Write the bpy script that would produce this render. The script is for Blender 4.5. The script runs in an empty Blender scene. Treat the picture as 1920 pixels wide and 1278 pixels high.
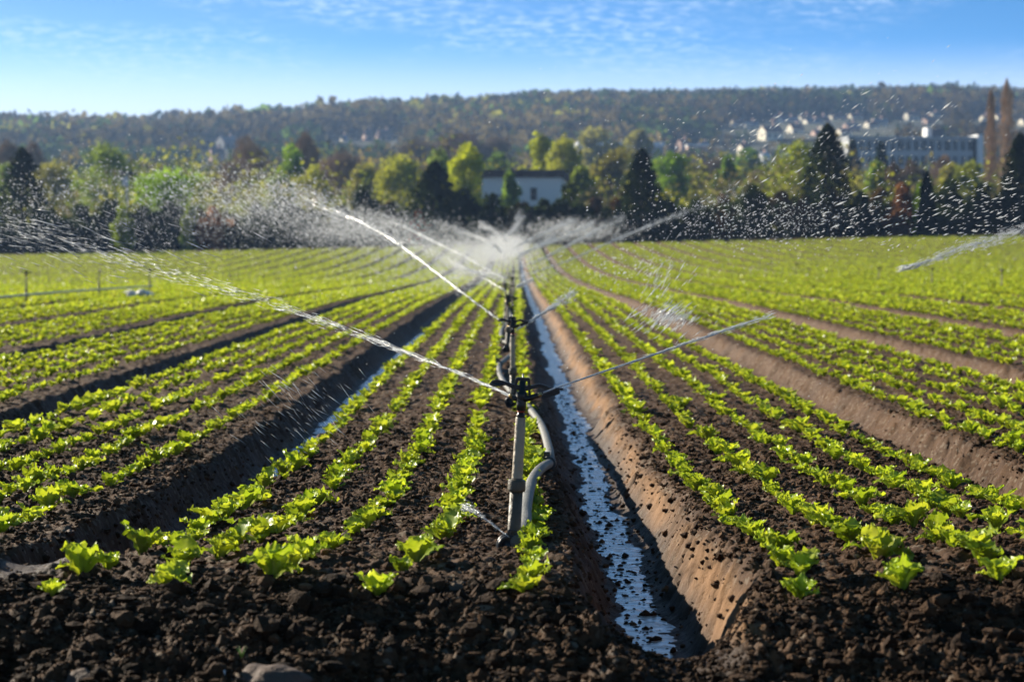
import bpy, bmesh, math, random
import numpy as np
from mathutils import Vector, Matrix
random.seed(7); RNG = np.random.default_rng(7)
scene = bpy.context.scene
COL = scene.collection
R = math.radians
FP, VX, VY, EYE = 4000.0, 965.0, 465.0, 1.02      # focal length in photo pixels, vanishing point, eye height

# ------------------------------------------------------------------ helpers
def P(px, py, d):
    """the real point at distance d that is seen at this direction"""
    return Vector(((px - VX) * d / FP, d, EYE - (py - VY) * d / FP))

def mesh_np(name, V, faces, col=None, mat=None, smooth=True, extra=None):
    V = np.ascontiguousarray(V, dtype=np.float32); faces = np.ascontiguousarray(faces, dtype=np.int32)
    me = bpy.data.meshes.new(name)
    n, k = faces.shape
    me.vertices.add(len(V)); me.vertices.foreach_set('co', V.ravel())
    me.loops.add(n * k); me.loops.foreach_set('vertex_index', faces.ravel())
    me.polygons.add(n)
    me.polygons.foreach_set('loop_start', np.arange(0, n * k, k, dtype=np.int32))
    me.polygons.foreach_set('loop_total', np.full(n, k, dtype=np.int32))
    me.polygons.foreach_set('use_smooth', np.full(n, smooth, dtype=bool))
    me.update(calc_edges=True)
    if col is not None:
        a = me.color_attributes.new('col', 'FLOAT_COLOR', 'POINT')
        c = np.ones((len(V), 4), dtype=np.float32); c[:, :3] = col
        a.data.foreach_set('color', c.ravel())
    for nm, arr in (extra or {}).items():
        a = me.attributes.new(nm, 'FLOAT', 'POINT'); a.data.foreach_set('value', np.asarray(arr, dtype=np.float32))
    if mat: me.materials.append(mat)
    return me

def link(name, me, parent=None, loc=None):
    o = bpy.data.objects.new(name, me); COL.objects.link(o)
    if parent is not None: o.parent = parent
    if loc is not None: o.location = loc
    return o

def tag(o, label=None, cat=None, group=None, kind=None):
    if label: o['label'] = label
    if cat: o['category'] = cat
    if group: o['group'] = group
    if kind: o['kind'] = kind
    return o

def empty(name, loc, rz=0.0):
    o = bpy.data.objects.new(name, None); COL.objects.link(o)
    o.location = loc; o.rotation_euler = (0, 0, rz); o.empty_display_size = .1
    return o

def bm_obj(name, bm, mat, parent=None, smooth=False):
    me = bpy.data.meshes.new(name); bm.to_mesh(me); bm.free()
    if smooth:
        for p in me.polygons: p.use_smooth = True
    me.materials.append(mat)
    return link(name, me, parent)

def add_box(bm, c, s, rot=None):
    m = Matrix.Translation(c) @ (rot.to_4x4() if rot else Matrix()) @ Matrix.Diagonal((s[0], s[1], s[2], 1))
    return bmesh.ops.create_cube(bm, size=1, matrix=m)['verts']

def add_tube(bm, pts, radii, seg=12, cap=True):
    """a round tube through the points"""
    pts = [Vector(p) for p in pts]; rings = []
    up = Vector((0, 0, 1))
    for i, p in enumerate(pts):
        a = pts[max(i - 1, 0)]; b = pts[min(i + 1, len(pts) - 1)]
        t = (b - a).normalized()
        u = t.cross(up if abs(t.z) < .95 else Vector((0, 1, 0))).normalized(); v = t.cross(u).normalized()
        r = radii[i] if hasattr(radii, '__len__') else radii
        rings.append([bm.verts.new(p + (u * math.cos(2 * math.pi * k / seg) + v * math.sin(2 * math.pi * k / seg)) * r) for k in range(seg)])
    for A, B in zip(rings, rings[1:]):
        for k in range(seg): bm.faces.new((A[k], A[(k + 1) % seg], B[(k + 1) % seg], B[k]))
    if cap: bm.faces.new(rings[0][::-1]); bm.faces.new(rings[-1])
    return bm

def lathe(bm, prof, seg=24, axis_pt=(0, 0, 0)):
    """prof: list of (radius, z)"""
    rings = []
    for r, z in prof:
        rings.append([bm.verts.new((axis_pt[0] + r * math.cos(2 * math.pi * k / seg), axis_pt[1] + r * math.sin(2 * math.pi * k / seg), z)) for k in range(seg)])
    for A, B in zip(rings, rings[1:]):
        for k in range(seg): bm.faces.new((A[k], A[(k + 1) % seg], B[(k + 1) % seg], B[k]))
    bm.faces.new(rings[0][::-1]); bm.faces.new(rings[-1])

def prism(bm, outline, axis, t0, t1):
    """extrude a 2D outline along an axis: axis 'y' -> outline is (x, z)"""
    f = {'y': lambda a, b, t: (a, t, b), 'x': lambda a, b, t: (t, a, b), 'z': lambda a, b, t: (a, b, t)}[axis]
    A = [bm.verts.new(f(a, b, t0)) for a, b in outline]; B = [bm.verts.new(f(a, b, t1)) for a, b in outline]
    n = len(A)
    bm.faces.new(A); bm.faces.new(B[::-1])
    for i in range(n): bm.faces.new((A[i], B[i], B[(i + 1) % n], A[(i + 1) % n]))
    bmesh.ops.recalc_face_normals(bm, faces=bm.faces)

def _h(xi, yi, seed):
    h = (xi.astype(np.int64) * 374761393 + yi.astype(np.int64) * 668265263 + seed * 1442695041) & 0xffffffff
    h = ((h ^ (h >> 13)) * 1274126177) & 0xffffffff
    return ((h ^ (h >> 16)) & 0xffff) / 65535.0

def vnoise(x, y, seed=0):
    xi = np.floor(x); yi = np.floor(y); fx = x - xi; fy = y - yi
    fx = fx * fx * (3 - 2 * fx); fy = fy * fy * (3 - 2 * fy)
    a = _h(xi, yi, seed); b = _h(xi + 1, yi, seed); c = _h(xi, yi + 1, seed); d = _h(xi + 1, yi + 1, seed)
    return (a * (1 - fx) + b * fx) * (1 - fy) + (c * (1 - fx) + d * fx) * fy - .5

def sstep(a, b, x):
    t = np.clip((x - a) / (b - a), 0, 1); return t * t * (3 - 2 * t)

# ------------------------------------------------------------------ materials
def new_mat(name):
    m = bpy.data.materials.new(name); m.use_nodes = True
    nt = m.node_tree; nt.nodes.clear()
    return m, nt, nt.nodes, nt.links

def principled(name, base, rough=.6, metal=0., bump=0., bscale=40., var=.25, vscale=8., spec=.5, coords='Object'):
    m, nt, N, L = new_mat(name)
    out = N.new('ShaderNodeOutputMaterial'); b = N.new('ShaderNodeBsdfPrincipled')
    L.new(b.outputs[0], out.inputs[0])
    tc = N.new('ShaderNodeTexCoord')
    no = N.new('ShaderNodeTexNoise'); no.inputs['Scale'].default_value = vscale; no.inputs['Detail'].default_value = 6
    L.new(tc.outputs[coords], no.inputs['Vector'])
    mx = N.new('ShaderNodeMix'); mx.data_type = 'RGBA'
    mx.inputs['A'].default_value = tuple(c * (1 - var) for c in base) + (1,)
    mx.inputs['B'].default_value = tuple(min(1, c * (1 + var)) for c in base) + (1,)
    L.new(no.outputs['Fac'], mx.inputs['Factor']); L.new(mx.outputs['Result'], b.inputs['Base Color'])
    b.inputs['Roughness'].default_value = rough; b.inputs['Metallic'].default_value = metal
    b.inputs['Specular IOR Level'].default_value = spec
    if bump:
        n2 = N.new('ShaderNodeTexNoise'); n2.inputs['Scale'].default_value = bscale; n2.inputs['Detail'].default_value = 8
        L.new(tc.outputs[coords], n2.inputs['Vector'])
        bp = N.new('ShaderNodeBump'); bp.inputs['Strength'].default_value = bump; bp.inputs['Distance'].default_value = .02
        L.new(n2.outputs['Fac'], bp.inputs['Height']); L.new(bp.outputs[0], b.inputs['Normal'])
    return m

def foliage_mat(name, trans=.4, gloss=.0, var=.25, vscale=3.0, tboost=(1.15, 1.2, .6)):
    m, nt, N, L = new_mat(name)
    out = N.new('ShaderNodeOutputMaterial')
    at = N.new('ShaderNodeAttribute'); at.attribute_name = 'col'
    geo = N.new('ShaderNodeNewGeometry')
    no = N.new('ShaderNodeTexNoise'); no.inputs['Scale'].default_value = vscale; no.inputs['Detail'].default_value = 4
    L.new(geo.outputs['Position'], no.inputs['Vector'])
    mr = N.new('ShaderNodeMapRange'); mr.inputs['To Min'].default_value = 1 - var * 1.6; mr.inputs['To Max'].default_value = 1 + var * 1.6
    L.new(no.outputs['Fac'], mr.inputs['Value'])
    mul = N.new('ShaderNodeVectorMath'); mul.operation = 'SCALE'
    L.new(at.outputs['Color'], mul.inputs[0]); L.new(mr.outputs['Result'], mul.inputs['Scale'])
    d = N.new('ShaderNodeBsdfDiffuse'); t = N.new('ShaderNodeBsdfTranslucent'); mix = N.new('ShaderNodeMixShader')
    mix.inputs[0].default_value = trans
    tm = N.new('ShaderNodeVectorMath'); tm.operation = 'MULTIPLY'; tm.inputs[1].default_value = tboost
    L.new(mul.outputs[0], d.inputs[0]); L.new(mul.outputs[0], tm.inputs[0]); L.new(tm.outputs[0], t.inputs[0])
    L.new(d.outputs[0], mix.inputs[1]); L.new(t.outputs[0], mix.inputs[2])
    last = mix
    if gloss:
        g = N.new('ShaderNodeBsdfGlossy'); g.inputs['Roughness'].default_value = .32; g.inputs['Color'].default_value = (1, 1, 1, 1)
        m2 = N.new('ShaderNodeMixShader'); m2.inputs[0].default_value = gloss
        L.new(mix.outputs[0], m2.inputs[1]); L.new(g.outputs[0], m2.inputs[2]); last = m2
    L.new(last.outputs[0], out.inputs[0])
    return m

def soil_mat():
    m, nt, N, L = new_mat('soil')
    out = N.new('ShaderNodeOutputMaterial'); b = N.new('ShaderNodeBsdfPrincipled'); L.new(b.outputs[0], out.inputs[0])
    geo = N.new('ShaderNodeNewGeometry')
    def noise(sc, det=8, rough=.6):
        n = N.new('ShaderNodeTexNoise'); n.inputs['Scale'].default_value = sc; n.inputs['Detail'].default_value = det
        n.inputs['Roughness'].default_value = rough; L.new(geo.outputs['Position'], n.inputs['Vector']); return n
    n1 = noise(3.0); n2 = noise(60, 6)
    r1 = N.new('ShaderNodeValToRGB'); e = r1.color_ramp.elements
    e[0].position = .3; e[0].color = (.038, .0175, .0075, 1); e[1].position = .72; e[1].color = (.125, .064, .030, 1)
    ad = N.new('ShaderNodeMath'); ad.operation = 'MULTIPLY_ADD'; ad.inputs[1].default_value = .45; L.new(n1.outputs['Fac'], ad.inputs[0])
    ml = N.new('ShaderNodeMath'); ml.operation = 'MULTIPLY'; ml.inputs[1].default_value = .55; L.new(n2.outputs['Fac'], ml.inputs[0])
    L.new(ml.outputs[0], ad.inputs[2]); L.new(ad.outputs[0], r1.inputs[0])
    # light crumbs
    vo = N.new('ShaderNodeTexVoronoi'); vo.inputs['Scale'].default_value = 55; L.new(geo.outputs['Position'], vo.inputs['Vector'])
    cr = N.new('ShaderNodeValToRGB'); cr.color_ramp.elements[0].position = .86; cr.color_ramp.elements[0].color = (0, 0, 0, 1)
    cr.color_ramp.elements[1].position = .93
    sp = N.new('ShaderNodeSeparateColor'); L.new(vo.outputs['Color'], sp.inputs[0]); L.new(sp.outputs[0], cr.inputs[0])
    mc = N.new('ShaderNodeMix'); mc.data_type = 'RGBA'; mc.inputs['B'].default_value = (.16, .12, .085, 1)
    L.new(cr.outputs[0], mc.inputs['Factor']); L.new(r1.outputs[0], mc.inputs['A'])
    # tan tone on the right-hand banks of the furrows
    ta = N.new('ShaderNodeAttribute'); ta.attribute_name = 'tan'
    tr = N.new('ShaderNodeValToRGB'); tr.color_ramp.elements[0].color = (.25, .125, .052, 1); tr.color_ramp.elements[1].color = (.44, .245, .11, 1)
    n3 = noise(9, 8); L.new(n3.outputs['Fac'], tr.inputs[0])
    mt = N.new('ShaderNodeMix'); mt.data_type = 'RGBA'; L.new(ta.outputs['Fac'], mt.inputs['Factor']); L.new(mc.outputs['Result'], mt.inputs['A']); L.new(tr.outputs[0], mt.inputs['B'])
    # darker, less rough mud: watered furrow floors, scattered patches, left-hand banks
    wa = N.new('ShaderNodeAttribute'); wa.attribute_name = 'wet_dark'
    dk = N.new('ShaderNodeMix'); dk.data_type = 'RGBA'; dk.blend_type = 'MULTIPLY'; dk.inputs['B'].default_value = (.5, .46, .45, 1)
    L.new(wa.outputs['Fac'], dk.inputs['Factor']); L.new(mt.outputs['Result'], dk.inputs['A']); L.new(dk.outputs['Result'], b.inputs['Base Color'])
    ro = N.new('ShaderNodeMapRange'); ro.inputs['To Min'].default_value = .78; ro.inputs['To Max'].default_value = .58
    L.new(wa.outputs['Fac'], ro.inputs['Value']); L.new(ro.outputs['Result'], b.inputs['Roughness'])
    b.inputs['Specular IOR Level'].default_value = .18
    nb = noise(90, 10, .7); bp = N.new('ShaderNodeBump'); bp.inputs['Strength'].default_value = .8; bp.inputs['Distance'].default_value = .012
    L.new(nb.outputs['Fac'], bp.inputs['Height']); L.new(bp.outputs[0], b.inputs['Normal'])
    return m

def col_mat(name, rough=.8, bump=.4, bscale=60, spec=.3, tr=0.):
    m, nt, N, L = new_mat(name)
    out = N.new('ShaderNodeOutputMaterial'); b = N.new('ShaderNodeBsdfPrincipled'); L.new(b.outputs[0], out.inputs[0])
    at = N.new('ShaderNodeAttribute'); at.attribute_name = 'col'; L.new(at.outputs['Color'], b.inputs['Base Color'])
    b.inputs['Roughness'].default_value = rough; b.inputs['Specular IOR Level'].default_value = spec
    geo = N.new('ShaderNodeNewGeometry'); n = N.new('ShaderNodeTexNoise'); n.inputs['Scale'].default_value = bscale; n.inputs['Detail'].default_value = 5
    L.new(geo.outputs['Position'], n.inputs['Vector'])
    bp = N.new('ShaderNodeBump'); bp.inputs['Strength'].default_value = bump; bp.inputs['Distance'].default_value = .01
    L.new(n.outputs['Fac'], bp.inputs['Height']); L.new(bp.outputs[0], b.inputs['Normal'])
    return m

def water_mat():
    m, nt, N, L = new_mat('channel_water')
    out = N.new('ShaderNodeOutputMaterial'); b = N.new('ShaderNodeBsdfPrincipled'); L.new(b.outputs[0], out.inputs[0])
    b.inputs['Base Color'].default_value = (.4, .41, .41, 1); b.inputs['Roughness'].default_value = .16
    b.inputs['IOR'].default_value = 1.5; b.inputs['Specular IOR Level'].default_value = 1.0
    geo = N.new('ShaderNodeNewGeometry'); n = N.new('ShaderNodeTexNoise'); n.inputs['Scale'].default_value = 14; n.inputs['Detail'].default_value = 4; n.inputs['Distortion'].default_value = .8
    L.new(geo.outputs['Position'], n.inputs['Vector'])
    bp = N.new('ShaderNodeBump'); bp.inputs['Strength'].default_value = .5; bp.inputs['Distance'].default_value = .02
    L.new(n.outputs['Fac'], bp.inputs['Height']); L.new(bp.outputs[0], b.inputs['Normal'])
    return m

def spray_mat(name='spray_water', alpha=1.0):
    m, nt, N, L = new_mat(name)
    out = N.new('ShaderNodeOutputMaterial')
    d = N.new('ShaderNodeBsdfDiffuse'); d.inputs[0].default_value = (.9, .93, .96, 1)
    t = N.new('ShaderNodeBsdfTranslucent'); t.inputs[0].default_value = (.9, .93, .96, 1)
    g = N.new('ShaderNodeBsdfGlossy'); g.inputs['Roughness'].default_value = .2
    a = N.new('ShaderNodeMixShader'); a.inputs[0].default_value = .5
    c = N.new('ShaderNodeMixShader'); c.inputs[0].default_value = .15
    L.new(d.outputs[0], a.inputs[1]); L.new(t.outputs[0], a.inputs[2]); L.new(a.outputs[0], c.inputs[1]); L.new(g.outputs[0], c.inputs[2])
    last = c
    if alpha < 1:
        tp = N.new('ShaderNodeBsdfTransparent'); mx = N.new('ShaderNodeMixShader'); mx.inputs[0].default_value = alpha
        L.new(tp.outputs[0], mx.inputs[1]); L.new(c.outputs[0], mx.inputs[2]); last = mx
    L.new(last.outputs[0], out.inputs[0])
    return m

M = dict(
    soil=soil_mat(), clod=col_mat('clod_earth', .85, .8, 120, .12), lettuce=foliage_mat('lettuce_leaf', .45, .025, .14, 30, (1.3, 1.2, .5)),
    leaves=foliage_mat('tree_leaves', .5, 0, .3, .5), twigs=foliage_mat('bare_twigs', .1, 0, .25, .5, (1, 1, 1)),
    bark=principled('bark', (.09, .07, .05), .9, bump=.5, bscale=8),
    water=water_mat(), spray=spray_mat(), mist=spray_mat('fine_spray', .45), drops=spray_mat('loose_drops', .72),
    black=principled('black_plastic', (.008, .008, .01), .32, spec=.5, bump=.15, bscale=150),
    blackflat=principled('grey_black_plastic', (.03, .034, .042), .35),
    brass=principled('brass', (.5, .36, .16), .35, .9), red=principled('red_rubber', (.5, .05, .03), .5),
    pvc_dark=principled('weathered_dark_pipe', (.085, .07, .05), .5, bump=.35, bscale=60, var=.45, vscale=14),
    pvc=principled('weathered_grey_pipe', (.36, .30, .22), .5, bump=.35, bscale=60, var=.35, vscale=18),
    steel=principled('zinc_steel', (.3, .3, .3), .35, .8), hose=principled('grey_pipe', (.14, .14, .13), .6, bump=.4, bscale=70, var=.55, vscale=22),
    white=principled('white_wall', (.8, .83, .86), .7), cream=principled('cream_render', (.88, .76, .6), .85), pinkish=principled('pink_render', (.6, .4, .32), .85),
    greywall=principled('grey_wall', (.36, .37, .38), .85), roof=principled('clay_roof', (.2, .11, .08), .9), darkroof=principled('dark_fascia', (.06, .035, .035), .8),
    slate=principled('slate_roof', (.16, .16, .18), .8), glass=principled('window_glass', (.015, .025, .03), .5, spec=.15), concrete=principled('pale_concrete', (.44, .46, .48), .85),
    whitepaint=principled('white_paint', (.8, .8, .8), .6), rock=principled('stone', (.085, .05, .035), .8, bump=.8, bscale=30, var=.4, vscale=20),
    bluescrap=principled('blue_plastic_scrap', (.3, .5, .8), .4), twine=principled('grass_blade', (.2, .35, .05), .6),
    palepipe=principled('pale_aluminium_pipe', (.5, .52, .52), .5), hillsoil=principled('meadow_ground', (.04, .048, .022), .95, var=.4, vscale=.02),
    dirt=principled('plain_earth', (.07, .045, .028), .95, var=.3, vscale=1.0, bump=.5, bscale=10),
)

# ------------------------------------------------------------------ terrain
PITCH, F0 = 1.75, .40
BD = np.array([0, 4.2, 4.7, 5.0, 5.3, 5.6, 6, 6.5, 7.5, 9.5, 12, 40, 60, 85, 100, 115, 130, 150, 168, 180, 250, 400, 550, 700, 850, 1000, 1150, 1400, 1700, 2300, 6000.])
BZ = np.array([.0, .0, .04, .095, .145, .15, .15, .125, .07, .02, 0, 0, -.12, -.18, -.10, .05, .35, .85, 1.35, 1.5, 3, 9, 18, 30, 46, 60, 70, 88, 114, 112, 60.])
BZ0 = np.where(BD < 12, 0, BZ)
def lateral(X, d):
    r = .022 * np.maximum(X - 3, 0)
    r = np.minimum(r, .8)
    l = .02 * np.minimum(X, 0) * sstep(50, 95, d)
    return (r + np.maximum(l, -1.1)) * (1 - sstep(180, 300, d))
def bend(X, d):
    return -.15 * np.clip((6.6 - d) / 1.15, 0, 1.3) ** 1.3 * np.clip((.15 - X) / .4, 0, 1)
SKX = np.array([-2000, 0, 150, 250, 400, 500, 650, 800, 900, 1000, 1100, 1350, 1500, 1750, 1920, 4000])
SKY_ = np.array([243, 241, 239, 238, 226, 214, 194, 184, 181, 170, 172, 165, 162, 158, 163, 170])
def base_z(X, d):
    """the lie of the land without beds"""
    z = np.interp(d, BD, BZ)
    px = VX + X / np.maximum(d, 1) * FP
    crest = (1.02 + (465 - np.interp(px, SKX, SKY_)) * 1700 / FP - 10.5) / 114.0
    k = sstep(250, 1500, d)
    z = z * (1 - k) + z * crest * k
    return z + lateral(X, d)
def field_z(X, d, rough=True):
    d = np.asarray(d, dtype=float); X = np.asarray(X, dtype=float)
    top = base_z(X, d)
    Xs = X - bend(X, d)
    k = np.round((Xs - F0) / PITCH); u = Xs - F0 - k * PITCH
    bot0 = np.interp(d, BD, BZ0) + lateral(X, d) - np.where((k == 0) | (k == -1), .17, .15)
    wob = vnoise(d * .9 + k * 7, k * 3.3, 3) * .05 + (vnoise(d * 3.7 + k * 5, k * 2.3 + np.sign(u) * 9, 13) * .045 + vnoise(d * 11, k * 2.3 + np.sign(u) * 7, 14) * .022) * (1 - sstep(30, 60, d))
    a = np.abs(u + wob - .075 * (k < 0))
    lift = np.where(k == 0, sstep(5.95, 4.75, d), sstep(6.6, 5.9, d))
    bot = bot0 + lift * (top - bot0)
    w = 1 - sstep(.10, np.where(k == 0, .262, .235), a)
    bot = bot + .022 * np.minimum(a / .1, 1.3) ** 2
    # headland past the ends of the beds, and the far end of the field
    fur = w * (1 - sstep(165, 169, d))
    z = top * (1 - fur) + bot * fur + .012 * np.cos(u * 3.59) * (-1)
    bank = np.clip(4 * w * (1 - w), 0, 1)
    if rough:
        near = 1 - sstep(20, 60, d)
        hl = sstep(5.55, 5.0, d) * (1 - .6 * w * (k == 0))
        g = (1 + .8 * bank) * (1 - .62 * w * w)
        n = .020 * vnoise(X * 7, d * 7, 1) + .022 * vnoise(X * 16, d * 16, 2) + .016 * vnoise(X * 38, d * 38, 4) + .010 * vnoise(X * 80, d * 80, 5)
        m = .07 * vnoise(X * 3.5, d * 5, 6) + .05 * vnoise(X * 11, d * 11, 7) + .05 * np.abs(vnoise(X * 23, d * 23, 8)) + .035 * np.abs(vnoise(X * 50, d * 50, 11)) + .02 * np.abs(vnoise(X * 90, d * 90, 12))
        rill = .10 * bank * (.55 + .9 * vnoise(X * 1.5, d * 1.3, 15)) * np.where(u > 0, 1, .5) * (vnoise(X * .8, d * 9, 9) + .7 * vnoise(X * 2, d * 21, 10))
        z = z + n * g * (.35 + .65 * near) + (m - .065) * hl + rill * near
    return z, fur, bank, u, k

def ground(px, py, up=0.):
    """point on the field surface seen in this direction"""
    d = 10.
    for _ in range(40):
        x = (px - VX) * d / FP
        z = float(field_z(x, d, False)[0]) + up
        nd = (EYE - z) * FP / max(py - VY, 2); d = d + (min(nd, 168) - d) * .5
    x = (px - VX) * d / FP
    return Vector((x, d, float(field_z(x, d, False)[0]) + up))

ds = [.6]
while ds[-1] < 3.4: ds.append(ds[-1] + .06)
while ds[-1] < 178:
    d = ds[-1]; ds.append(d + min(max(.011, d * d * .00020), 1.6))
ds = np.array(ds); us = np.arange(-.345, .3451, .00085); us = np.concatenate([-np.geomspace(3.0, .3462, 240), us, np.geomspace(.3462, 3.0, 240)])
D, U = np.meshgrid(ds, us, indexing='ij'); X = U * D
Z, fur, bank, u, k = field_z(X, D)
V = np.stack([X, D, Z], -1).reshape(-1, 3)
nr, nc = D.shape
i = np.arange((nr - 1) * (nc - 1)); r_, c_ = i // (nc - 1), i % (nc - 1); q = r_ * nc + c_
faces = np.stack([q, q + 1, q + nc + 1, q + nc], 1)
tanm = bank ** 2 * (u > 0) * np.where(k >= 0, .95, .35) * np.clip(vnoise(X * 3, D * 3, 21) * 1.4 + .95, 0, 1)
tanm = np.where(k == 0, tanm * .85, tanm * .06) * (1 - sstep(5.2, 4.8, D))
wet_dark = np.clip(fur * 1.5 - .45, 0, 1) * (k <= 0) + .15 * (vnoise(X * 2, D * 2, 22) > .12)
wet_dark = np.maximum(wet_dark, .7 * bank * (u < 0) * (k <= 0))  # left-hand banks of the channel and left furrows darkened too
terr = link('field_ground', mesh_np('field_ground', V, faces, None, M['soil'], True, {'tan': tanm.ravel(), 'wet_dark': np.clip(wet_dark, 0, 1).ravel()}))
tag(terr, kind='structure')

# land beyond the field, up over the hill, and plain earth round the camera
ds2 = np.concatenate([np.linspace(174, 600, 80), np.linspace(620, 2400, 90), [3500, 6000]])
us2 = np.linspace(-.75, .75, 220)
D, U = np.meshgrid(ds2, us2, indexing='ij'); X = U * D
Z = base_z(X, D) + (vnoise(X / 60, D / 60, 31) * 4) * sstep(300, 700, D) - .03
Z = np.where(D < 179, Z - .06, Z)
nr, nc = D.shape; i = np.arange((nr - 1) * (nc - 1)); r_, c_ = i // (nc - 1), i % (nc - 1); q = r_ * nc + c_
tag(link('hills', mesh_np('hills', np.stack([X, D, Z], -1).reshape(-1, 3), np.stack([q, q + 1, q + nc + 1, q + nc], 1), None, M['hillsoil'])), kind='structure')
s = 9000.
tag(link('ground', mesh_np('ground', np.array([[-s, -s, -.6], [s, -s, -.6], [s, s, -.6], [-s, s, -.6]]), np.array([[0, 1, 2, 3]]), None, M['dirt'])), kind='structure')

# water lying in the furrows
def water_strip(k, d0, d1, w, off=0., lvl=-.1715):
    dd = np.geomspace(d0, d1, 160); x0 = F0 + PITCH * k + off
    x0 = x0 + bend(x0 + 0 * dd, dd); zz = np.interp(dd, BD, BZ0) + lateral(x0, dd) + lvl
    L = np.stack([x0 - w, dd, zz], 1); Rr = np.stack([x0 + w, dd, zz], 1)
    V = np.concatenate([L, Rr]); n = len(dd); j = np.arange(n - 1)
    o = link('water', mesh_np('water', V, np.stack([j, j + n, j + n + 1, j + 1], 1), None, M['water'])); tag(o, kind='structure')
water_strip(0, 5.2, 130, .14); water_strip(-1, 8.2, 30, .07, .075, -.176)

# ------------------------------------------------------------------ loose earth
def ico(sub=1):
    bm = bmesh.new(); bmesh.ops.create_icosphere(bm, subdivisions=sub, radius=1)
    V = np.array([v.co[:] for v in bm.verts]); Fc = np.array([[v.index for v in f.verts] for f in bm.faces]); bm.free(); return V, Fc

def scatter_blobs(name, pos, size, base, mat, cols, sub=1, jag=.3, squash=.7, smooth=False):
    V0, F0_ = ico(sub); n = len(pos); nv = len(V0)
    variants = [V0 * (1 + jag * RNG.normal(0, 1, (nv, 1)) * .6) for _ in range(12)]
    Vs = np.stack(variants)[RNG.integers(0, 12, n)]
    ang = RNG.uniform(0, 6.28, n); c, s_ = np.cos(ang), np.sin(ang)
    sc = size[:, None, None] * np.stack([RNG.uniform(.7, 1.2, n), RNG.uniform(.7, 1.2, n), RNG.uniform(.5, .9, n) * squash / .7], 1)[:, None, :]
    Vs = Vs * sc
    x = Vs[..., 0] * c[:, None] - Vs[..., 1] * s_[:, None]; y = Vs[..., 0] * s_[:, None] + Vs[..., 1] * c[:, None]
    Vs = np.stack([x, y, Vs[..., 2]], -1) + pos[:, None, :]
    Fs = F0_[None] + (np.arange(n) * nv)[:, None, None]
    col = np.repeat(cols, nv, 0)
    return link(name, mesh_np(name, Vs.reshape(-1, 3), Fs.reshape(-1, 3), col, mat, smooth))

def earth_cols(n, bright=1.):
    t = RNG.uniform(0, 1, (n, 1)) ** 2
    c = np.array([[.036, .017, .0075]]) * (1 - t) + np.array([[.14, .076, .038]]) * t
    pale = RNG.uniform(0, 1, n) < .012
    c[pale] = np.array([.24, .18, .13])
    return c * bright

n = 60000
d = np.sqrt(RNG.uniform(5.3 ** 2, 14.5 ** 2, n)); d = 5.3 + (d - 5.3) * RNG.uniform(.5, 1, n); x = RNG.uniform(-.33, .33, n) * d
z, fu, bk, u_, k_ = field_z(x, d)
keep = (RNG.uniform(0, 1, n) > bk * np.where(u_ > 0, .6, .2)) & ~((fu > .6) & (RNG.uniform(0, 1, n) < .75))
d, x, z = d[keep], x[keep], z[keep]; n = len(d)
size = RNG.exponential(.0038, n) + .0028; size = np.minimum(size, .02)
tag(scatter_blobs('soil_crumbs', np.stack([x, d, z + size * .25], 1), size, None, M['clod'], earth_cols(n), 1, .28), 'loose dark crumbs of soil lying over the beds', 'soil', kind='stuff')
n = 46000
d = RNG.uniform(4.2, 5.6, n); x = RNG.uniform(-.3, .3, n) * d
z, fu, bk, u_, k_ = field_z(x, d)
size = np.minimum(RNG.exponential(.0034, n) + .0022, .026)
keep = ~((k_ == 0) & (fu > .3) & (d > 4.9) & (size > .012))
d, x, z, size = d[keep], x[keep], z[keep], size[keep]
tag(scatter_blobs('soil_clods', np.stack([x, d, z + size * .2], 1), size, None, M['clod'], earth_cols(len(d), .66), 1, .38), 'crumbly clods on the headland mound', 'soil', kind='stuff')  # clod colours lowered to paint in shade on the mound's near face
n = 170; d = RNG.uniform(4.3, 5.6, n); x = RNG.uniform(-.3, .3, n) * d; z, fu, bk, u_, k_ = field_z(x, d); keep = ~((k_ == 0) & (fu > .25))
d, x, z = d[keep], x[keep], z[keep]; size = RNG.uniform(.014, .038, len(d))
tag(scatter_blobs('soil_lumps', np.stack([x, d, z + size * .1], 1), size, None, M['clod'], earth_cols(len(d), .5), 2, .22), 'larger broken lumps of dark, shade-tinted earth on the headland', 'soil', kind='stuff')  # same mound shade put into the lump colours, deeper still
# mud lumps sticking out of the channel water
n = 850
d = 5.9 + (RNG.uniform(0, 1, n) ** 1.4) * 13; x = F0 + RNG.normal(0, .035, n)
size = np.minimum(RNG.exponential(.0035, n) + .0025, .022)
tag(scatter_blobs('mud_lumps', np.stack([x, d, np.full(n, -.173)], 1), size, None, M['clod'], earth_cols(n, .5), 1, .25), 'dark mud lumps breaking the water of the channel', 'mud', kind='stuff')

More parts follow.
